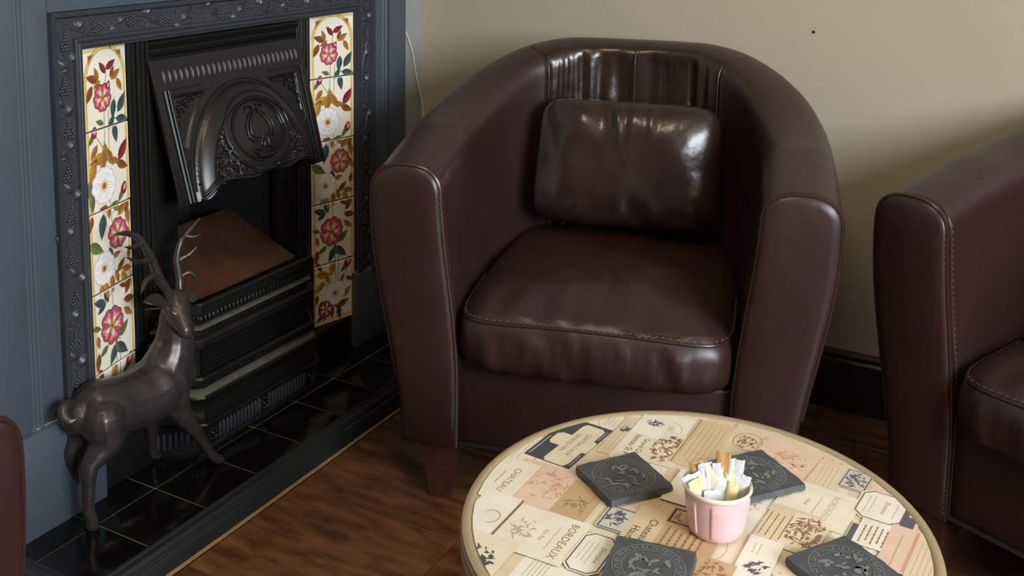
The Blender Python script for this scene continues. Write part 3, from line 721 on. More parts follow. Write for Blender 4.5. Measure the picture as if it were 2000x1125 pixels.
def make_chair(loc, rz, label):
    root = thing('armchair', loc, label, 'armchair', 'oxblood leather tub armchairs', rz)
    mb = MB(); rows = []
    for i in range(NS + 1):
        s = i / NS
        sec = section(s)
        # ruched creases on the upper inside of the back
        ph = (s - .2) / .6
        if .30 < ph < .70:
            for j, p in enumerate(sec):
                k = j - NOUT - NARC + 3
                if k >= 0:
                    env = ss(.30, .36, ph) * ss(.70, .64, ph) * ss(0, 3, k)
                    amp = .016 * mnoise.noise(V(ph * 38, p.z * 3.0, 2.3)) + .005 * mnoise.noise(V(ph * 90, p.z * 4, 7.7))
                    d = V(-p.x, .30 - p.y, 0).normalized(); p += d * (amp * env - .007 * env)
        # soften
        for p in sec:
            n_ = mnoise.noise(V(p.x * 7, p.y * 7, p.z * 7)) * .002; p += V(p.x, p.y - .3, 0).normalized() * n_
        rows.append(sec)
    mb.use(M_leather); mb.use(M_worn); mb.use(M_leather); mb.grid(rows); nj = len(rows[0]) - 1
    for i in range(NS):
        for j in range(nj):
            if .30 < ((i + .5) / NS - .2) / .6 < .70 and j >= NOUT + NARC - 5: mb.m[i * nj + j] = 1
    build('upholstered_shell', mb, None, root, smooth=60, local=True)
    # front arm panels, piping and stitches
    for side in (0, 1):
        sec = section(0.0) if side == 0 else section(1.0)
        c = sum(sec, V(0, 0, 0)) / len(sec)
        # drop low inner part: follow inner line down to the base
        loop = [p.copy() for p in sec]
        pb = loop[-1].copy(); loop.append(V(pb.x, 0, .19)); loop.append(V(pb.x, 0, .128))
        c = V((loop[0].x + loop[-1].x) / 2, 0, .42)
        mb = MB(); rows = []
        for f_, bul in ((1.0, 0.0), (.985, -.006), (.95, -.010), (.8, -.013), (.5, -.015), (.2, -.016), (.02, -.016)):
            row = []
            for p in loop:
                cz = min(max(p.z, .20), .60); cc = V((loop[0].x + loop[-1].x) / 2 - (.02 if side == 0 else -.02) * ss(.2, .6, cz), 0, cz)
                q = cc + (p - cc) * f_; row.append(V(q.x, bul, q.z))
            rows.append(row)
        ids = mb.grid(rows, closed_v=True); mb.face(ids[-1])
        build('arm_front_panel', mb, M_leather, root, smooth=50, local=True)
        edge = loop[4:]
        mb = MB(); mb.tube([V(p.x, -.004, p.z) for p in edge], .0038, 7); mb.tube([V(p.x, .007, p.z) + (V(p.x, 0, p.z) - c).normalized() * .0005 for p in edge], .0024, 6)
        build('piping', mb, M_seam, root, local=True)
        mb = MB(); L_ = 0; last = 0
        dense = []
        for a_, b_ in zip(edge[:-1], edge[1:]):
            n_ = max(1, int((b_ - a_).length / .0048))
            for k in range(n_): dense.append(a_.lerp(b_, k / n_))
        for k in range(0, len(dense) - 1, 2):
            a_, b_ = dense[k], dense[k + 1]; inw = (c - a_); inw.y = 0; inw.normalize()
            mb.tube([V(a_.x, .0135, a_.z) - inw * .0006, V(b_.x, .0135, b_.z) - inw * .0006], .0008, 4)
            mb.tube([V(a_.x, -.0075, a_.z) + inw * .007, V(b_.x, -.0075, b_.z) + inw * .007], .0008, 4)
        build('stitching', mb, M_stitch, root, local=True, fixn=False)
    # curved seams dividing the back from the arms, and centre seam
    mb = MB()
    for s in (.2 + .6 * .30, .2 + .6 * .70, .5):
        i = round(s * NS); sec = rows_cache(i)
        mb.tube([p + V(-p.x, .30 - p.y, 0).normalized() * .001 for p in sec[NOUT + (7 if s != .5 else 9):]], .0017, 6)
        mb.tube([p + V(.007 if s <= .5 else -.007, 0, 0) + V(-p.x, .30 - p.y, 0).normalized() * .0012 for p in sec[NOUT + (7 if s != .5 else 9):]], .0009, 5)
    build('back_seam', mb, M_seam, root, local=True)
    # base
    mb = MB(); mb.bbox(-.262, .262, .012, .05, .128, .30, bv=.008, seg=3); build('front_rail', mb, M_leather, root, local=True)
    mb = MB(); bot = [V(*(plan(i / NS, wo(.13) - .004, bo(.13) - .004))) for i in range(NS + 1)]
    ia = [mb.vert((p.x, p.y, .131)) for p in bot]; mb.face(ia); build('underside', mb, M_nail, root, smooth=0, local=True)
    for sx, v in ((-.298, .045), (.298, .045), (-.24, .50), (.24, .50)):
        mb = MB(); rr = []
        for z, h in ((0, .0185), (.06, .026), (.132, .036)):
            ox = sx + (-.012 if sx < 0 else .012) * 0 ; rr.append([(ox - h, v - h, z), (ox + h, v - h, z), (ox + h, v + h, z), (ox - h, v + h, z)])
        ids = mb.grid(rr, closed_v=True); mb.face(ids[0][::-1]); mb.face(ids[-1]); build('leg', mb, M_leg, root, smooth=20, local=True)
    # seat cushion
    mb = MB(); n = 44
    sq = lambda c_, e: math.copysign(abs(c_) ** e, c_)
    def rayp(t, n_): r_ = (abs(cos(t)) ** n_ + abs(sin(t)) ** n_) ** (-1 / n_); return cos(t) * r_, sin(t) * r_
    ring = []
    NV, NU = 48, 160
    for i in range(NV + 1):
        a_ = -pi / 2 + pi * i / NV; row = []
        for j in range(NU):
            b_ = 2 * pi * j / NU
            cb, sb = rayp(b_, 8.0); x = .262 * sq(cos(a_), .30) * cb; y = .292 * sq(cos(a_), .30) * sb; z = .076 * sq(sin(a_), .62)
            # plan taper at the rear
            fy = (y + .292) / .584
            x *= 1 - .10 * ss(.45, 1.0, fy); 
            crown = .022 * max(0, cos(x / .262 * pi / 2)) * max(0, cos((fy - .45) * pi / 1.3)) if z > 0 else 0
            p = V(x, .252 + y, .345 + z * (1 if z > 0 else .85) + crown + .018 * fy)
            if z < .06 and fy < .14:     # front face: bulge and creases
                e_ = ss(.14, .0, fy); zz = ss(-.07, .03, z)
                p.y -= .016 * e_ * cos(x / .262 * pi / 2) * (1 - abs(z) / .08)
                p.y += ss(.046, .012, z) * e_ * (.012 * mnoise.noise(V(x * 40 + z * 9, z * 7, 1.0)) + .006 * mnoise.noise(V(x * 95, z * 10, 4)))
            if z >= .05:
                p.z += .007 * mnoise.noise(V(x * 9, y * 9, 3)) + .006 * mnoise.noise(V(x * 26, y * 8, 9)) * ss(.5, .05, fy)
            row.append(p)
        ring.append(row)
    ids = mb.grid(ring, closed_v=True)
    build('seat_cushion', mb, M_leather, root, smooth=60, local=True)
    # seam round the seat front
    seam_i = min(range(NV + 1), key=lambda i: abs(ring[i][NU * 3 // 4].z - .402))
    js = [j for j in range(NU) if ring[seam_i][j].y < .20]
    js = sorted(js, key=lambda j: math.atan2(-(ring[seam_i][j].x), 1) if False else (j - NU // 2) % NU)
    sp = [ring[seam_i][j] for j in js]
    outd = lambda p: V(p.x * .35, p.y - .3, 0).normalized()
    mb = MB(); mb.tube([p + outd(p) * .0012 for p in sp], .003, 7); build('piping', mb, M_seam, root, local=True)
    mb = MB(); dense = []
    for a_, b_ in zip(sp[:-1], sp[1:]):
        n_ = max(1, int((b_ - a_).length / .0048))
        for k in range(n_): dense.append(a_.lerp(b_, k / n_))
    for k in range(0, len(dense) - 1, 2):
        for dz in (.0065, -.0065):
            a_, b_ = dense[k], dense[k + 1]; d = outd(a_); off = .0012 if dz < 0 else -.0006
            mb.tube([a_ + d * off + V(0, 0, dz), b_ + d * off + V(0, 0, dz)], .0008, 4)
    build('stitching', mb, M_stitch, root, local=True, fixn=False)
    return root
_rc = {}
def rows_cache(i):
    if i not in _rc: _rc[i] = section(i / NS)
    return [p.copy() for p in _rc[i]]
a1 = radians(15.3)
O1 = Vector((.545, 1.627, 0)) + Vector((cos(a1), sin(a1), 0)) * .283
chair1 = make_chair(O1, a1, 'oxblood leather tub armchair in the centre, holding a loose back cushion')
chair2 = copy_tree(chair1); chair2.location = (1.657, 1.738, 0); chair2.rotation_euler = (0, 0, radians(-25)); chair2['label'] = 'oxblood leather tub armchair cut by the right edge, near the skirting board'
chair3 = copy_tree(chair1); chair3.location = (0.78, 0.22, 0); chair3.rotation_euler = (0, 0, radians(105)); chair3['label'] = 'sliver of an oxblood leather armchair at the lower left beside the hearth'

# loose back cushion in the centre chair
def cushion():
    mb = MB(); NV, NU = 44, 128; rows = []
    def rayp(t, n_): r_ = (abs(cos(t)) ** n_ + abs(sin(t)) ** n_) ** (-1 / n_); return cos(t) * r_, sin(t) * r_
    sq = lambda c_, e: math.copysign(abs(c_) ** e, c_)
    for i in range(NV + 1):
        a_ = -pi / 2 + pi * i / NV; row = []
        for j in range(NU):
            b_ = 2 * pi * j / NU
            cb, sb = rayp(b_, 7.0); x = .206 * sq(cos(a_), .50) * cb; z = .138 * sq(cos(a_), .50) * sb; y = .060 * sq(sin(a_), 1.0)
            e_ = ss(.0, .05, abs(y))
            if y < 0:
                y += .010 * mnoise.noise(V(x * 10, z * 10, 5)) * e_
                y += .013 * mnoise.noise(V(x * 48, z * 5, 1)) * ss(.02, .13, z) * ss(.17, .05, abs(x + .0)) * e_
                y += .010 * mnoise.noise(V(x * 30, z * 14, 3)) * ss(-.03, -.12, z) * e_
            x *= 1 - .04 * ss(-.13, .13, z)
            row.append(V(x, y, z))
        rows.append(row)
    mb.grid(rows, closed_v=True); return mb
cu = build('back_cushion', cushion(), M_worn, None, smooth=60)
cu_l = V(.006, .425, .600)
R1 = Matrix.Rotation(a1, 4, 'Z')
cu.location = O1 + R1 @ cu_l; cu.rotation_euler = (radians(-14), 0, a1)
cu.rotation_mode = 'XYZ'
tag(cu, 'loose brown leather cushion leaning against the back of the centre armchair', 'cushion')

# ------------------------------------------------------------------ stag
def remeshed(mb, voxel, smooth_it=6):
    me = bpy.data.meshes.new('tmp'); me.from_pydata(mb.v, [], mb.f); o = bpy.data.objects.new('tmp', me); COL.objects.link(o)
    r = o.modifiers.new('r', 'REMESH'); r.mode = 'VOXEL'; r.voxel_size = voxel; r.use_smooth_shade = True
    s_ = o.modifiers.new('s', 'SMOOTH'); s_.iterations = smooth_it; s_.factor = .5
    dg = bpy.context.evaluated_depsgraph_get(); dg.update(); nm = bpy.data.meshes.new_from_object(o.evaluated_get(dg))
    bpy.data.objects.remove(o); return nm
stag_loc = Vector((0.045, 1.32, 0.038))
stag = thing('stag_statue', stag_loc, 'dark bronze stag figurine with branching antlers standing on the black hearth tiles', 'statue')
def chain(mb, pts, rads, n=12, sub=5):
    pts = [Vector(p) for p in pts]; P_ = []; R_ = []
    for i in range(len(pts) - 1):
        p0 = pts[max(i - 1, 0)]; p1 = pts[i]; p2 = pts[i + 1]; p3 = pts[min(i + 2, len(pts) - 1)]
        for k in range(sub):
            t = k / sub
            P_.append(.5 * ((2 * p1) + (p2 - p0) * t + (2 * p0 - 5 * p1 + 4 * p2 - p3) * t * t + (3 * p1 - p0 - 3 * p2 + p3) * t ** 3)); R_.append(rads[i] + (rads[i + 1] - rads[i]) * (t * t * (3 - 2 * t)))
    P_.append(pts[-1]); R_.append(rads[-1])
    mb.tube(P_, R_, n); mb.ball(P_[0], R_[0], 12, 8); mb.ball(P_[-1], R_[-1], 12, 8)
mb = MB()
chain(mb, [(.043, 1.205, .243), (.045, 1.235, .243), (.046, 1.285, .228), (.047, 1.335, .222), (.049, 1.375, .226), (.052, 1.405, .232), (.054, 1.425, .236)], [.033, .051, .054, .057, .061, .055, .040], 16)
for x in (.071, .021):     # haunches
    mb.ball((x, 1.228, .232), (.026, .040, .046), 14, 10)
    mb.ball((x, 1.403, .220), (.027, .034, .048), 14, 10)
mb.ball((.052, 1.425, .215), (.030, .026, .036), 14, 10)
# neck and head
chain(mb, [(.050, 1.395, .248), (.052, 1.416, .282), (.054, 1.424, .318), (.055, 1.424, .352), (.058, 1.421, .380)], [.051, .045, .037, .031, .025], 14)
chain(mb, [(.056, 1.425, .384), (.066, 1.419, .374), (.080, 1.413, .361), (.094, 1.408, .349), (.101, 1.405, .344)], [.0265, .0262, .0215, .0170, .0135], 14)
mb.ball((.103, 1.405, .338), (.0120, .0130, .0110), 10, 8)
for s_ in (-1, 1): mb.ball((.078, 1.416 + s_ * .0205, .377), (.007, .006, .006), 8, 6)
# legs : near hind, far hind, front reaching, front far
chain(mb, [(.076, 1.226, .232), (.082, 1.228, .198), (.081, 1.208, .176), (.080, 1.192, .160), (.078, 1.190, .120), (.075, 1.190, .080), (.074, 1.195, .062)], [.040, .033, .0225, .0160, .0118, .0110, .0118], 10)
chain(mb, [(.074, 1.194, .066), (.073, 1.197, .050), (.072, 1.200, .043)], [.0100, .0122, .0130], 10)
chain(mb, [(.020, 1.224, .230), (.013, 1.226, .196), (.010, 1.210, .170), (.008, 1.206, .152), (.005, 1.216, .111), (.001, 1.228, .070), (.000, 1.232, .058)], [.036, .028, .0195, .0150, .0114, .0106, .0112], 10)
chain(mb, [(.000, 1.231, .060), (.000, 1.236, .048), (.001, 1.239, .043)], [.0095, .0118, .0125], 10)
chain(mb, [(.078, 1.394, .205), (.085, 1.402, .172), (.094, 1.424, .134), (.100, 1.444, .096), (.104, 1.463, .061), (.105, 1.470, .052)], [.031, .0235, .0150, .0112, .0102, .0106], 10)
chain(mb, [(.105, 1.468, .053), (.106, 1.477, .046), (.107, 1.482, .042)], [.0095, .0105, .0110], 10)
chain(mb, [(.020, 1.398, .205), (.012, 1.400, .165), (.002, 1.405, .112), (-.006, 1.411, .080), (-.010, 1.414, .060), (-.011, 1.417, .052)], [.030, .0220, .0140, .0110, .0102, .0106], 10)
chain(mb, [(-.011, 1.417, .053), (-.013, 1.424, .046), (-.014, 1.428, .042)], [.0095, .0108, .0112], 10)
nm = remeshed(mb, .0028, 5); nm.materials.clear(); nm.materials.append(M_bronze)
zmin = .0382
for v in nm.vertices: v.co.z = max(v.co.z, zmin); v.co -= stag_loc
nm.shade_smooth(); o = bpy.data.objects.new('body', nm); COL.objects.link(o); o.parent = stag
# tail
mb = MB(); chain(mb, [(.046, 1.182, .276), (.050, 1.168, .276), (.058, 1.160, .266), (.070, 1.163, .258), (.080, 1.170, .262)], [.009, .0105, .0105, .0085, .0025], 10)
build('tail', mb, M_bronze, stag, smooth=80)
# ears
for b_, t_, nz in (((.062, 1.404, .390), (.058, 1.344, .412), (.5, .2, .6)), ((.048, 1.440, .384), (.040, 1.502, .372), (.6, -.3, .5))):
    mb = MB(); b_ = Vector(b_); t_ = Vector(t_); d = t_ - b_; nn_ = Vector(nz); nn_ = (nn_ - d * (nn_.dot(d) / d.length_squared)).normalized(); sd = d.normalized().cross(nn_); rows = []
    for i in range(9):
        t = i / 8; wd = .0165 * (sin(pi * min(1, .12 + .88 * t)) ** .75); row = []
        for k in range(12):
            a_ = 2 * pi * k / 12; row.append(b_ + d * t + sd * (wd * cos(a_)) + nn_ * (.0028 * sin(a_) + .007 * (cos(a_) ** 2) * sin(pi * t)))
        rows.append(row)
    mb.grid(rows, closed_v=True); build('ear', mb, M_bronze, stag, smooth=70)
def antler(main, tines):
    mb = MB(); chain(mb, main[0], [r * 1.15 for r in main[1]], 8, 5)
    for p, r in tines: chain(mb, p, [q * 1.15 for q in r], 7, 5)
    build('antler', mb, M_bronze, stag, smooth=80)
antler(([(.060, 1.411, .392), (.062, 1.398, .418), (.065, 1.376, .453), (.065, 1.362, .491), (.065, 1.335, .537), (.070, 1.305, .557), (.080, 1.267, .568)], [.0085, .0080, .0078, .0070, .0058, .0045, .0015]),
       [([(.065, 1.380, .448), (.075, 1.355, .462), (.084, 1.330, .462), (.095, 1.308, .450)], [.0065, .0058, .0046, .0016]), ([(.065, 1.362, .490), (.074, 1.338, .496), (.084, 1.310, .505), (.090, 1.283, .522)], [.0060, .0052, .0042, .0014]),
        ([(.066, 1.340, .531), (.074, 1.318, .530), (.080, 1.300, .534), (.086, 1.283, .541)], [.0050, .0040, .0030, .0012])])
antler(([(.052, 1.441, .378), (.050, 1.443, .400), (.045, 1.447, .427), (.040, 1.447, .461), (.040, 1.457, .491), (.040, 1.474, .505), (.045, 1.506, .529)], [.0085, .0080, .0076, .0068, .0056, .0046, .0014]),
       [([(.046, 1.447, .424), (.054, 1.459, .432), (.060, 1.468, .428), (.067, 1.475, .413)], [.0055, .0045, .0036, .0012]), ([(.041, 1.447, .458), (.048, 1.457, .463), (.053, 1.466, .467), (.060, 1.480, .479)], [.0058, .0050, .0040, .0014]),
        ([(.040, 1.470, .502), (.047, 1.479, .499), (.051, 1.486, .498), (.056, 1.496, .501)], [.0044, .0036, .0030, .0012])])

# ------------------------------------------------------------------ table
TC = Vector((1.200, 1.152, 0.43)); TR = 0.283
table = thing('round_table', (TC.x, TC.y, 0), 'round cafe table with a top papered in old wine labels', 'table')
mb = MB(); mb.lathe([(0, -.004), (TR - .014, -.004), (TR - .014, 0.0)], TC, 96)
mb.lathe([(TR - .014, 0), (0.0001, 0)], TC, 96)
M_tbase = mat('cream_paper_ground', lin(222, 208, 174), 0.4, var=0.12, vscale=18, coat=0.25)
build('table_top', mb, M_tbase, table, smooth=30)
mb = MB(); mb.use(M_rim)
mb.lathe([(TR - .0142, -.010), (TR - .0142, .0005), (TR - .012, .0022), (TR - .006, .0022), (TR - .002, .0008)], TC, 96)
mb.use(M_rimdark); mb.lathe([(TR - .002, .0008), (TR - .0025, -.001), (TR - .001, -.0022)], TC, 96)
mb.use(M_rim); mb.lathe([(TR - .001, -.0022), (TR, -.004), (TR, -.009), (TR - .001, -.0105)], TC, 96)
mb.use(M_rimdark); mb.lathe([(TR - .001, -.0105), (TR - .003, -.0115), (TR - .001, -.0125)], TC, 96)
mb.use(M_rim); mb.lathe([(TR - .001, -.0125), (TR, -.0145), (TR, -.024), (TR - .003, -.027), (TR - .02, -.027), (0.001, -.027)], TC, 96)
build('edge_band', mb, None, table, smooth=40)
mb = MB(); mb.lathe([(.11, -.027), (.11, -.033), (.03, -.038), (.022, -.06), (.022, -.36), (.03, -.385), (.12, -.400), (.20, -.412), (.21, -.420), (.21, -.430), (.0, -.430)], TC, 48)
build('pedestal', mb, M_metal, table, smooth=35)
# paper labels (x right, y away); text runs towards -y, its top towards +x
LB = {k: mat('label_' + k, lin(*c), 0.42, var=0.10, vscale=30, coat=0.2) for k, c in dict(cream=(226, 214, 186), pale=(230, 221, 200), tan=(210, 188, 150), pink=(222, 194, 170), kraft=(194, 162, 122), ivory=(232, 226, 212), sand=(216, 200, 168), grey=(196, 192, 176)).items()}
I_dark = mat('ink_dark', lin(66, 68, 70), 0.5, coat=0.2); I_brown = mat('ink_brown', lin(140, 108, 74), 0.5, coat=0.2); I_faint = mat('ink_faint', lin(182, 164, 134), 0.5, coat=0.2)
I_rose = mat('ink_rose', lin(200, 152, 122), 0.5, coat=0.2); I_plum = mat('ink_plum', lin(92, 82, 96), 0.5, coat=0.2); I_black = mat('ink_black', lin(48, 44, 42), 0.5, coat=0.2)
def circ_clip(poly, R_=TR - .0150):
    n = 64
    for k in range(n):
        t = 2 * pi * (k + .5) / n; nx, ny = cos(t), sin(t); out = []
        for i in range(len(poly)):
            p, q = poly[i - 1], poly[i]; dp = R_ - ((p[0] - TC.x) * nx + (p[1] - TC.y) * ny); dq = R_ - ((q[0] - TC.x) * nx + (q[1] - TC.y) * ny)
            if (dp >= 0) != (dq >= 0): t_ = dp / (dp - dq); out.append((p[0] + (q[0] - p[0]) * t_, p[1] + (q[1] - p[1]) * t_))
            if dq >= 0: out.append(q)
        poly = out
        if len(poly) < 3: return []
    return poly
LZ = [0.00015]
def text_polys(s, size):
    cu_ = bpy.data.curves.new('t', 'FONT'); cu_.body = s; cu_.size = size; cu_.align_x = 'CENTER'; cu_.align_y = 'CENTER'; cu_.resolution_u = 2
    o = bpy.data.objects.new('t', cu_); COL.objects.link(o); dg = bpy.context.evaluated_depsgraph_get(); dg.update()
    me = bpy.data.meshes.new_from_object(o.evaluated_get(dg)); out = [[(me.vertices[i].co.x, me.vertices[i].co.y) for i in p.vertices] for p in me.polygons]
    bpy.data.objects.remove(o); bpy.data.meshes.remove(me); return out
class Label:
    def __init__(s, cx, cy, hx, hy, base, rot=0.0, corner=0.0, border=None, bw=.0016):
        s.cx, s.cy, s.rot = cx, cy, radians(rot); s.hx, s.hy = hx, hy; s.z = TC.z + LZ[0]; LZ[0] += .000075; s.mb = MB(); s.k = 0
        c = corner
        def shape(i): 
            a, b, c_ = hx - i, hy - i, max(0, c - i * .4)
            return [(-a + c_, -b), (a - c_, -b), (a, -b + c_), (a, b - c_), (a - c_, b), (-a + c_, b), (-a, b - c_), (-a, -b + c_)] if c else [(-a, -b), (a, -b), (a, b), (-a, b)]
        s.put(LB[base], shape(0))
        if border: s.put(border, shape(.002)); s.put(LB[base], shape(.002 + bw))
    def put(s, m, poly, dz=None):
        s.k += 1; q = [(s.cx + x * cos(s.rot) - y * sin(s.rot), s.cy + x * sin(s.rot) + y * cos(s.rot)) for x, y in poly]
        q = circ_clip(q)
        if len(q) >= 3: s.mb.use(m); s.mb.poly([(x, y, s.z + s.k * .0000015 if s.k < 24 else s.z + .000036 + (s.k % 16) * .0000015) for x, y in q])
    def rect(s, m, x0, x1, y0, y1): s.put(m, [(x0, y0), (x1, y0), (x1, y1), (x0, y1)])
    def text(s, str_, size, x, y=0.0, m=None):   # reads towards -y
        for pl in text_polys(str_, size): s.put(m or I_dark, [(x + py, y - px) for px, py in pl], .00007)
    def lines(s, m, x, y0, y1, n, pitch=.005, w_=.0011, seed=0):
        rnd = random.Random(seed + int(s.cx * 999))
        for k in range(n):
            yy_ = y0 + rnd.random() * (y1 - y0) * .15; ye_ = y1 - rnd.random() * (y1 - y0) * .15
            while yy_ < ye_:
                l_ = .003 + rnd.random() * .006; s.rect(m, x + k * pitch, x + k * pitch + w_, yy_, min(yy_ + l_, ye_)); yy_ += l_ + .0012
    def scene_(s, m, x, y, rx, ry, seed=1, n=40):
        rnd = random.Random(seed)
        for k in range(n):
            t = rnd.random() * 2 * pi; r_ = math.sqrt(rnd.random()); cx_, cy_ = x + rx * r_ * cos(t), y + ry * r_ * sin(t); a_ = rnd.random() * pi
            l_ = .0025 + rnd.random() * .005; w_ = .0006 + rnd.random() * .0012
            s.put(m, [(cx_ + q * cos(a_) - p * sin(a_), cy_ + q * sin(a_) + p * cos(a_)) for q, p in ((-l_, 0), (0, -w_), (l_, 0), (0, w_ * 1.6))], .00007)
    def ring(s, m, x, y, rx, ry, w_=.0012, n=24, a0=0, a1=2 * pi):
        for k in range(n):
            t0 = a0 + (a1 - a0) * k / n; t1 = a0 + (a1 - a0) * (k + 1) / n
            s.put(m, [(x + rx * cos(t0), y + ry * sin(t0)), (x + rx * cos(t1), y + ry * sin(t1)), (x + (rx - w_) * cos(t1), y + (ry - w_) * sin(t1)), (x + (rx - w_) * cos(t0), y + (ry - w_) * sin(t0))], .00006)
    def done(s):
        if s.mb.f: build('paper_label', s.mb, None, table, smooth=0, fixn=False)
rnd = random.Random(21)
# ground pattern of label scraps over the whole top
names = ['cream', 'pale', 'tan', 'sand', 'pink', 'ivory', 'cream', 'sand']
xg = TC.x - TR; ci = 0
while xg < TC.x + TR:
    wx = .055 + rnd.random() * .03; yg = TC.y - TR - rnd.random() * .05
    while yg < TC.y + TR:
        wy = .075 + rnd.random() * .04; cx_, cy_ = xg + wx / 2, yg + wy / 2
        if math.hypot(cx_ - TC.x, cy_ - TC.y) < TR + .03:
            b_ = names[(ci * 3 + rnd.randrange(8)) % 8]; LZ[0] = .00015 + .000075 * (ci % 5); L_ = Label(cx_, cy_, wx / 2 + .001, wy / 2 + .001, b_); k = rnd.randrange(4)
            if k == 0: L_.lines(I_faint, -wx * .35, -wy * .4, wy * .4, 5, seed=ci); 
            elif k == 1: L_.scene_(I_faint, 0, 0, wx * .35, wy * .35, ci, 34)
            elif k == 2: L_.rect(I_faint, wx * .30, wx * .34, -wy * .45, wy * .45); L_.lines(I_faint, -wx * .3, -wy * .35, wy * .35, 3, .007, seed=ci)
            else: L_.ring(I_faint, 0, 0, wx * .25, wy * .25); L_.lines(I_faint, -wx * .1, -wy * .15, wy * .15, 3, .006, seed=ci)
            L_.done()
        yg += wy; ci += 1
    xg += wx
# individual labels, placed as seen
LZ[0] = .0006
L_ = Label(1.006, 1.132, .052, .048, 'pink'); L_.scene_(I_rose, .006, .004, .028, .034, 4, 60); L_.rect(I_rose, .036, .039, -.044, .044); L_.rect(I_brown, .043, .0445, -.044, .044); L_.lines(I_rose, -.044, -.04, .04, 2, .006, seed=2); L_.done()
L_ = Label(1.060, 1.125, .024, .040, 'kraft'); L_.scene_(I_brown, 0, -.01, .015, .02, 9, 18); L_.lines(I_brown, .012, -.035, .03, 1); L_.done()
# dark label with the scalloped plaque
L_ = Label(.987, 1.248, .035, .062, 'grey', -5); L_.rect(I_dark, -.035, .035, -.062, .062); L_.rect(LB['grey'], -.031, -.0295, -.056, .0); 
L_.put(LB['cream'], [(-.004, -.060), (.024, -.060), (.028, -.050), (.028, .050), (.022, .056), (-.002, .056), (-.006, .048), (-.008, -.054)])
L_.put(LB['cream'], [(-.026, -.008), (-.022, -.016), (.034, -.016), (.0345, -.008), (.0345, .012), (.033, .018), (-.020, .018), (-.026, .012)])
L_.text('CHATEAU AUX', .0100, .014, 0, I_brown); L_.text('GRAND VIN', .0100, .001, 0, I_brown); L_.lines(LB['grey'], .0305, -.055, -.02, 1, seed=5); L_.lines(LB['grey'], .0305, .02, .055, 1, seed=6); L_.done()
L_ = Label(1.064, 1.302, .036, .058, 'sand'); L_.lines(I_faint, -.036, -.05, .045, 5, .006, seed=11); L_.scene_(I_dark, -.022, .020, .008, .012, 5, 12); L_.done()
L_ = Label(1.072, 1.290, .024, .052, 'pale'); L_.text('Chateau St P', .013, -.008, 0, I_black); L_.text('Grand Cru', .011, .006, -.004, I_black); L_.done()
L_ = Label(1.108, 1.300, .026, .048, 'cream'); L_.scene_(I_brown, 0, -.004, .020, .036, 15, 70); L_.scene_(I_plum, .004, .026, .016, .010, 16, 16); L_.done()
L_ = Label(1.150, 1.335, .028, .068, 'tan'); L_.lines(I_faint, -.022, -.06, .06, 6, .0075, .002, seed=17); L_.rect(I_brown, -.025, -.0235, -.066, .066); L_.done()
L_ = Label(1.205, 1.372, .030, .046, 'sand'); L_.ring(I_brown, -.004, .0, .020, .026); L_.scene_(I_brown, -.004, 0, .014, .020, 19, 36); L_.ring(I_faint, .020, 0, .010, .028, .003); L_.done()
L_ = Label(1.070, 1.345, .022, .030, 'ivory'); L_.scene_(I_plum, .0, .012, .012, .008, 30, 14); L_.done()
L_ = Label(1.262, 1.350, .044, .044, 'pink', -8); L_.scene_(I_rose, .002, .0, .024, .030, 23, 54); L_.rect(I_rose, .034, .037, -.04, .04); L_.done()
L_ = Label(1.318, 1.338, .020, .038, 'sand', -4); L_.lines(I_faint, -.012, -.03, .03, 4, .006, seed=25); L_.done()
L_ = Label(1.320, 1.262, .046, .044, 'pale', -6); L_.text('BORDEAUX', .0125, .016, 0, I_faint); L_.lines(I_faint, .0, -.030, .030, 1, seed=27); L_.text('Haut', .008, -.012, 0, I_brown); L_.done()
L_ = Label(1.352, 1.345, .018, .026, 'grey', -6, border=I_plum); L_.scene_(I_plum, 0, 0, .012, .018, 29, 30); L_.done()
L_ = Label(1.392, 1.297, .030, .036, 'ivory', -5, corner=.012, border=I_brown, bw=.0022); L_.text('Domaine', .0085, .004, 0, I_brown); L_.lines(I_faint, -.018, -.022, .022, 2, .006, seed=31); L_.lines(I_faint, .016, -.02, .02, 1, seed=32); L_.done()
L_ = Label(1.428, 1.283, .010, .028, 'sand', -5); L_.rect(I_plum, -.010, .006, -.022, .008); L_.rect(I_plum, -.010, -.004, .008, .026); L_.done()
L_ = Label(1.300, 1.195, .030, .044, 'sand', -4); L_.lines(I_brown, -.026, -.036, .030, 5, .008, .0016, seed=33); L_.done()
L_ = Label(1.322, 1.195, .022, .036, 'cream', -4); L_.scene_(I_brown, 0, 0, .021, .034, 35, 110); L_.done()
L_ = Label(1.372, 1.225, .007, .024, 'sand', -4); L_.rect(I_plum, -.006, .002, -.024, .020); L_.done()
L_ = Label(1.394, 1.232, .020, .030, 'ivory', -4); L_.lines(I_brown, -.014, -.024, .024, 5, .0065, .002, seed=37); L_.done()
L_ = Label(1.425, 1.218, .018, .048, 'pink', -4); L_.rect(I_rose, .010, .014, -.045, .045); L_.rect(I_faint, -.004, -.002, -.045, .03); L_.done()
L_ = Label(1.452, 1.200, .014, .06, 'sand', -4); L_.lines(I_faint, -.008, -.05, .05, 4, .006, seed=38); L_.done()
L_ = Label(.958, 1.120, .026, .05, 'pale'); L_.text('CHATEAU', .013, .004, 0, I_brown); L_.lines(I_brown, -.010, -.02, .02, 1, seed=39); L_.done()
L_ = Label(.976, 1.045, .026, .042, 'ivory'); L_.ring(I_faint, .006, -.008, .012, .014, .002, 14, -1.5, 2.6); L_.rect(I_brown, .0235, .0262, -.048, .042); L_.done()
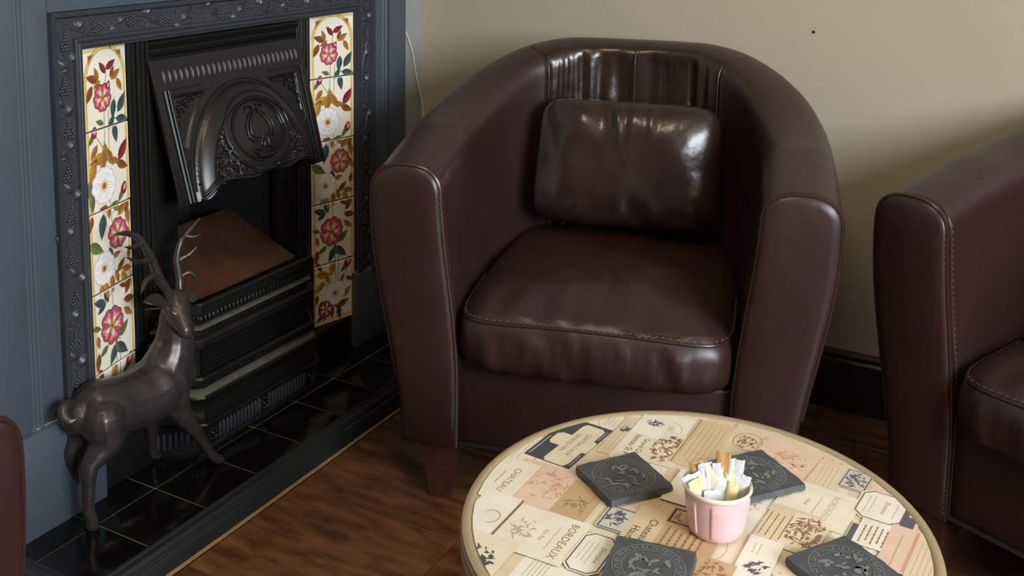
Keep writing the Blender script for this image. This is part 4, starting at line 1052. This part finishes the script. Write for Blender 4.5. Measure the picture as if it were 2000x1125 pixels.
L_ = Label(1.050, 1.035, .047, .046, 'pale'); L_.text('BORDEAUX', .0140, .030, 0, I_brown); L_.lines(I_faint, .016, -.028, .028, 1, seed=41); L_.text('Vin Fin', .0085, .004, 0, I_brown); L_.scene_(I_faint, -.022, .0, .014, .022, 43, 30); L_.done()
L_ = Label(.995, .965, .045, .040, 'cream'); L_.scene_(I_dark, .008, -.004, .026, .020, 45, 80); L_.done()
L_ = Label(1.118, 1.108, .020, .026, 'grey', 0, border=I_plum, bw=.0022); L_.scene_(I_plum, -.002, 0, .012, .016, 47, 36); L_.done()
L_ = Label(1.152, 1.105, .020, .046, 'tan'); L_.text('Chateau', .0145, .006, 0, I_black); L_.text('Haut', .0145, -.009, -.012, I_black); L_.done()
L_ = Label(1.205, 1.092, .034, .044, 'kraft'); L_.lines(I_brown, -.028, -.038, .038, 6, .0085, .003, seed=49); L_.done()
L_ = Label(1.195, 1.150, .026, .018, 'kraft', 0, border=I_black, bw=.003); L_.scene_(I_brown, .0, .0, .018, .010, 51, 14); L_.done()
L_ = Label(1.118, 1.030, .022, .040, 'ivory', 0, corner=.010, border=I_plum, bw=.0018); L_.lines(I_faint, -.012, -.024, .024, 3, .006, seed=53); L_.text('Domaine', .0085, .010, 0, I_plum); L_.done()
L_ = Label(1.287, 1.112, .020, .046, 'ivory'); L_.scene_(I_plum, .002, -.014, .012, .012, 55, 26); L_.lines(I_faint, -.010, .010, .036, 2, .006, seed=56); L_.done()
L_ = Label(1.245, 1.060, .026, .030, 'kraft'); L_.scene_(I_brown, 0, 0, .020, .024, 57, 40); L_.done()
L_ = Label(1.170, 1.215, .024, .040, 'pale'); L_.rect(I_faint, .016, .020, -.036, .036); L_.done()

# ------------------------------------------------------------------ slate coasters
def coaster(cx, cy, ang, seed, label, side=.092):
    rnd = random.Random(seed); th = .0075; root = thing('slate_coaster', (cx, cy, TC.z + .0032), label, 'coaster', 'slate coasters on the table', radians(ang))
    h = side / 2; mb = MB(); top = []; bot = []
    n_ = 14
    cor = [(-h, -h), (h, -h), (h, h), (-h, h)]
    for e in range(4):
        p = Vector(cor[e]); q = Vector(cor[(e + 1) % 4]); nd = Vector(((q - p).y, -(q - p).x)).normalized()
        for k in range(n_):
            t = k / n_; r_ = p.lerp(q, t) + nd * rnd.uniform(-.0012, .0006)
            if k == 0: r_ = p * (.975 + .01 * rnd.random())
            top.append((r_.x * .985, r_.y * .985, th + rnd.uniform(-.0003, .0003))); bot.append((r_.x + nd.x * rnd.uniform(0, .0012), r_.y + nd.y * rnd.uniform(0, .0012), 0))
    mid = [((a[0] + b[0]) / 2 + rnd.uniform(-.0006, .0006), (a[1] + b[1]) / 2 + rnd.uniform(-.0006, .0006), th * .5) for a, b in zip(top, bot)]
    ids = mb.grid([bot, mid, top], closed_v=True); mb.face(ids[-1]); mb.face(ids[0][::-1])
    build('slate_slab', mb, M_coast, root, smooth=20, local=True)
    mb = MB(); z = th + .0004
    R1_, R2_ = .041, .0305
    for R_, w_ in ((R1_, .0011), (R2_, .0009)):
        for k in range(60):
            t0 = 2 * pi * k / 60; t1 = 2 * pi * (k + 1) / 60
            mb.poly([(r_ * cos(t), r_ * sin(t), z) for r_, t in ((R_, t0), (R_, t1), (R_ - w_, t1), (R_ - w_, t0))])
    for k in range(20):      # worn capitals round the ring
        t = 2 * pi * k / 20; c_ = Vector((cos(t), sin(t))); s_ = Vector((-sin(t), cos(t))); m_ = (R1_ + R2_) / 2 - .0005
        for a_, b_, l_, w_ in ((-.0026, 0, .0030, .0007), (.0026, 0, .0030, .0007), (0, rnd.choice((-.002, 0, .002)), .0007, .0026)):
            p = c_ * (m_ + b_) + s_ * a_; mb.poly([(p + c_ * (l_ * i) + s_ * (w_ * j)).to_3d() + V(0, 0, z) for i, j in ((-1, -1), (1, -1), (1, 1), (-1, 1))])
    for k in range(26):      # worn crest in the middle
        t = rnd.random() * 2 * pi; r_ = .026 * math.sqrt(rnd.random()); p = Vector((r_ * cos(t), r_ * sin(t))); a_ = rnd.random() * pi; L_ = .003 + rnd.random() * .0045; w_ = .0012 + rnd.random() * .0018
        mb.poly([(p.x + L_ * cos(q) * cos(a_) - w_ * sin(q) * sin(a_), p.y + L_ * cos(q) * sin(a_) + w_ * sin(q) * cos(a_), z + .0001 * (k % 5)) for q in [2 * pi * i / 8 for i in range(8)]])
    build('etched_crest', mb, M_etch, root, smooth=0, local=True, fixn=False)
coaster(1.0915, 1.189, 54, 1, 'slate coaster left of the pink pot, overlapping the dark label')
coaster(1.235, 1.280, 52, 2, 'slate coaster partly hidden behind the pink pot of sachets', .094)
coaster(1.188, 1.028, 10, 3, 'slate coaster at the bottom edge, nearest the viewer, in front of the pink pot', .094)
coaster(1.380, 1.136, 57, 4, 'slate coaster on the right half of the table near its rim', .094)

# ------------------------------------------------------------------ pink pot and sachets
PC = Vector((1.227, 1.146, TC.z + .0032)); PH = .060
pot = thing('pink_pot', PC, 'small pale pink panelled pot with cream rim standing on the table', 'pot')
mb = MB(); NA = 168; prof = [(.0, .0), (.0285, .0), (.0315, .003), (.0325, .007), (.0332, .011), (.0345, .020), (.0358, .030), (.0370, .040), (.0376, .046), (.0380, .049), (.0386, .053)]
rows = []
for r_, z in prof:
    row = []
    for j in range(NA):
        t = 2 * pi * j / NA; f_ = (t / (2 * pi) * 6 + .54) % 1.0; pan = ss(.16, .19, f_) * ss(.68, .65, f_) * ss(.004, .009, z) * ss(.0500, .0462, z)
        rr = r_ + (.0017 * pan if r_ > .02 else 0); row.append((PC.x + rr * cos(t), PC.y + rr * sin(t), PC.z + z))
    rows.append(row)
mb.grid(rows, closed_v=True); build('pot_body', mb, M_pink, pot, smooth=45)
mb = MB(); mb.lathe([(.0386, .053), (.0402, .0545), (.0412, .0565), (.0408, .0588), (.0396, .0598), (.0382, .0590), (.0370, .056), (.0358, .046), (.032, .010), (.028, .004), (0.0001, .004)], PC, 72)
build('pot_rim', mb, M_cream, pot, smooth=50)
def sachet(dx, dy, lean_x, lean_y, rz, m, wd, ht, label, group, twist=0.0, z0=.006):
    mb = MB(); NU_, NV_ = 8, 12; th = .0030; sides = []
    for sg in (1, -1):
        rows = []
        for i in range(NV_ + 1):
            v = i / NV_; row = []
            for j in range(NU_ + 1):
                u = j / NU_ - .5
                puff = th * (max(0, 1 - (2 * u) ** 2)) ** .5 * ss(0, .10, v) * ss(1.0, .84, v)
                cr = .0026 * mnoise.noise(V(u * 6 + dx * 90, v * 7 + dy * 90, 3.0))
                y_ = sg * (puff + .00015) + cr + .004 * twist * (v ** 2)
                row.append(V(u * wd, y_, v * ht + .0012 * mnoise.noise(V(u * 5, dx * 50, 1)) * v))
            rows.append(row)
        mb.grid(rows); sides.append(rows)
    o = build('sachet', mb, m, None, smooth=40)
    o.location = PC + V(dx, dy, z0); o.rotation_euler = (lean_x, lean_y, rz)
    tag(o, label, 'sachet', group)
G = 'paper sachets standing in the pink pot'
SX = [(-.020, -.008, -.05, -.32, .25, M_paper, .024, .062, 'white paper sachet at the left edge inside the pink pot'),
      (-.022, .004, .15, -.30, .5, M_cpaper, .022, .058, 'cream sachet with yellow print leaning far left in the pink pot'),
      (-.014, .006, .10, -.22, -.1, M_kraft, .021, .074, 'brown paper sachet standing tall on the left of the pot'),
      (-.008, .002, .05, -.16, .15, M_paper, .018, .072, 'slim white sachet beside the tall brown one on the left'),
      (-.002, .006, .12, -.08, .1, M_cpaper, .026, .068, 'cream and yellow sachet in the middle of the pot'),
      (.008, .010, .10, .02, -.2, M_kraft, .018, .084, 'tan stick sachet standing highest above the pot'),
      (.003, .012, .18, -.02, .2, M_paper, .020, .072, 'white sachet directly behind the cream middle one'),
      (.016, .010, .10, .14, -.1, M_paper, .024, .076, 'broad white sachet at the back right of the pot'),
      (.014, .000, .02, .10, .1, M_cpaper, .018, .066, 'narrow cream sachet right of the pot centre'),
      (.006, -.008, -.06, .02, .05, M_paper, .026, .060, 'broad white sachet at the front centre of the pot'),
      (.020, -.002, -.04, .26, -.3, M_paper, .022, .060, 'white sachet leaning over the right rim of the pot'),
      (-.004, -.018, -.10, .06, .35, M_paper, .030, .042, 'short crumpled white sachet lowest at the front of the pot'),
      (.014, -.014, -.05, .14, -.25, M_cpaper, .014, .052, 'thin cream sachet at the front right of the pot')]
for a in SX:
    ry = YAW * .9 + a[4]
    # offsets given in view-aligned axes
    dx = .72 * (a[0] * cos(YAW) - a[1] * sin(YAW)); dy = .72 * (a[0] * sin(YAW) + a[1] * cos(YAW))
    sachet(dx, dy, a[2] * .8, a[3] * .8, YAW + a[4], a[5], a[6], a[7] + .006, a[8], G, 1.0)

# ------------------------------------------------------------------ small wall details
mb = MB(); P_ = [(-.052, 2.36, .83), (-.046, 2.38, .790), (-.046, 2.400, .750), (-.047, 2.415, .700), (-.046, 2.428, .655), (-.044, 2.4425, .612), (-.036, 2.4425, .565), (-.028, 2.4425, .50), (-.022, 2.4425, .36), (-.02, 2.4425, .15)]
mb.tube(P_, .0024, 6); tag(build('cable', mb, M_wire), 'thin cream cable hanging down the wall beside the fireplace', 'cable')
mb = MB(); mb.ball((1.024, YB - .001, .882), V(.0035, .003, .0035), 8, 6); tag(build('nail', mb, M_nail), 'tiny dark nail head in the beige wall above the centre chair', 'nail')
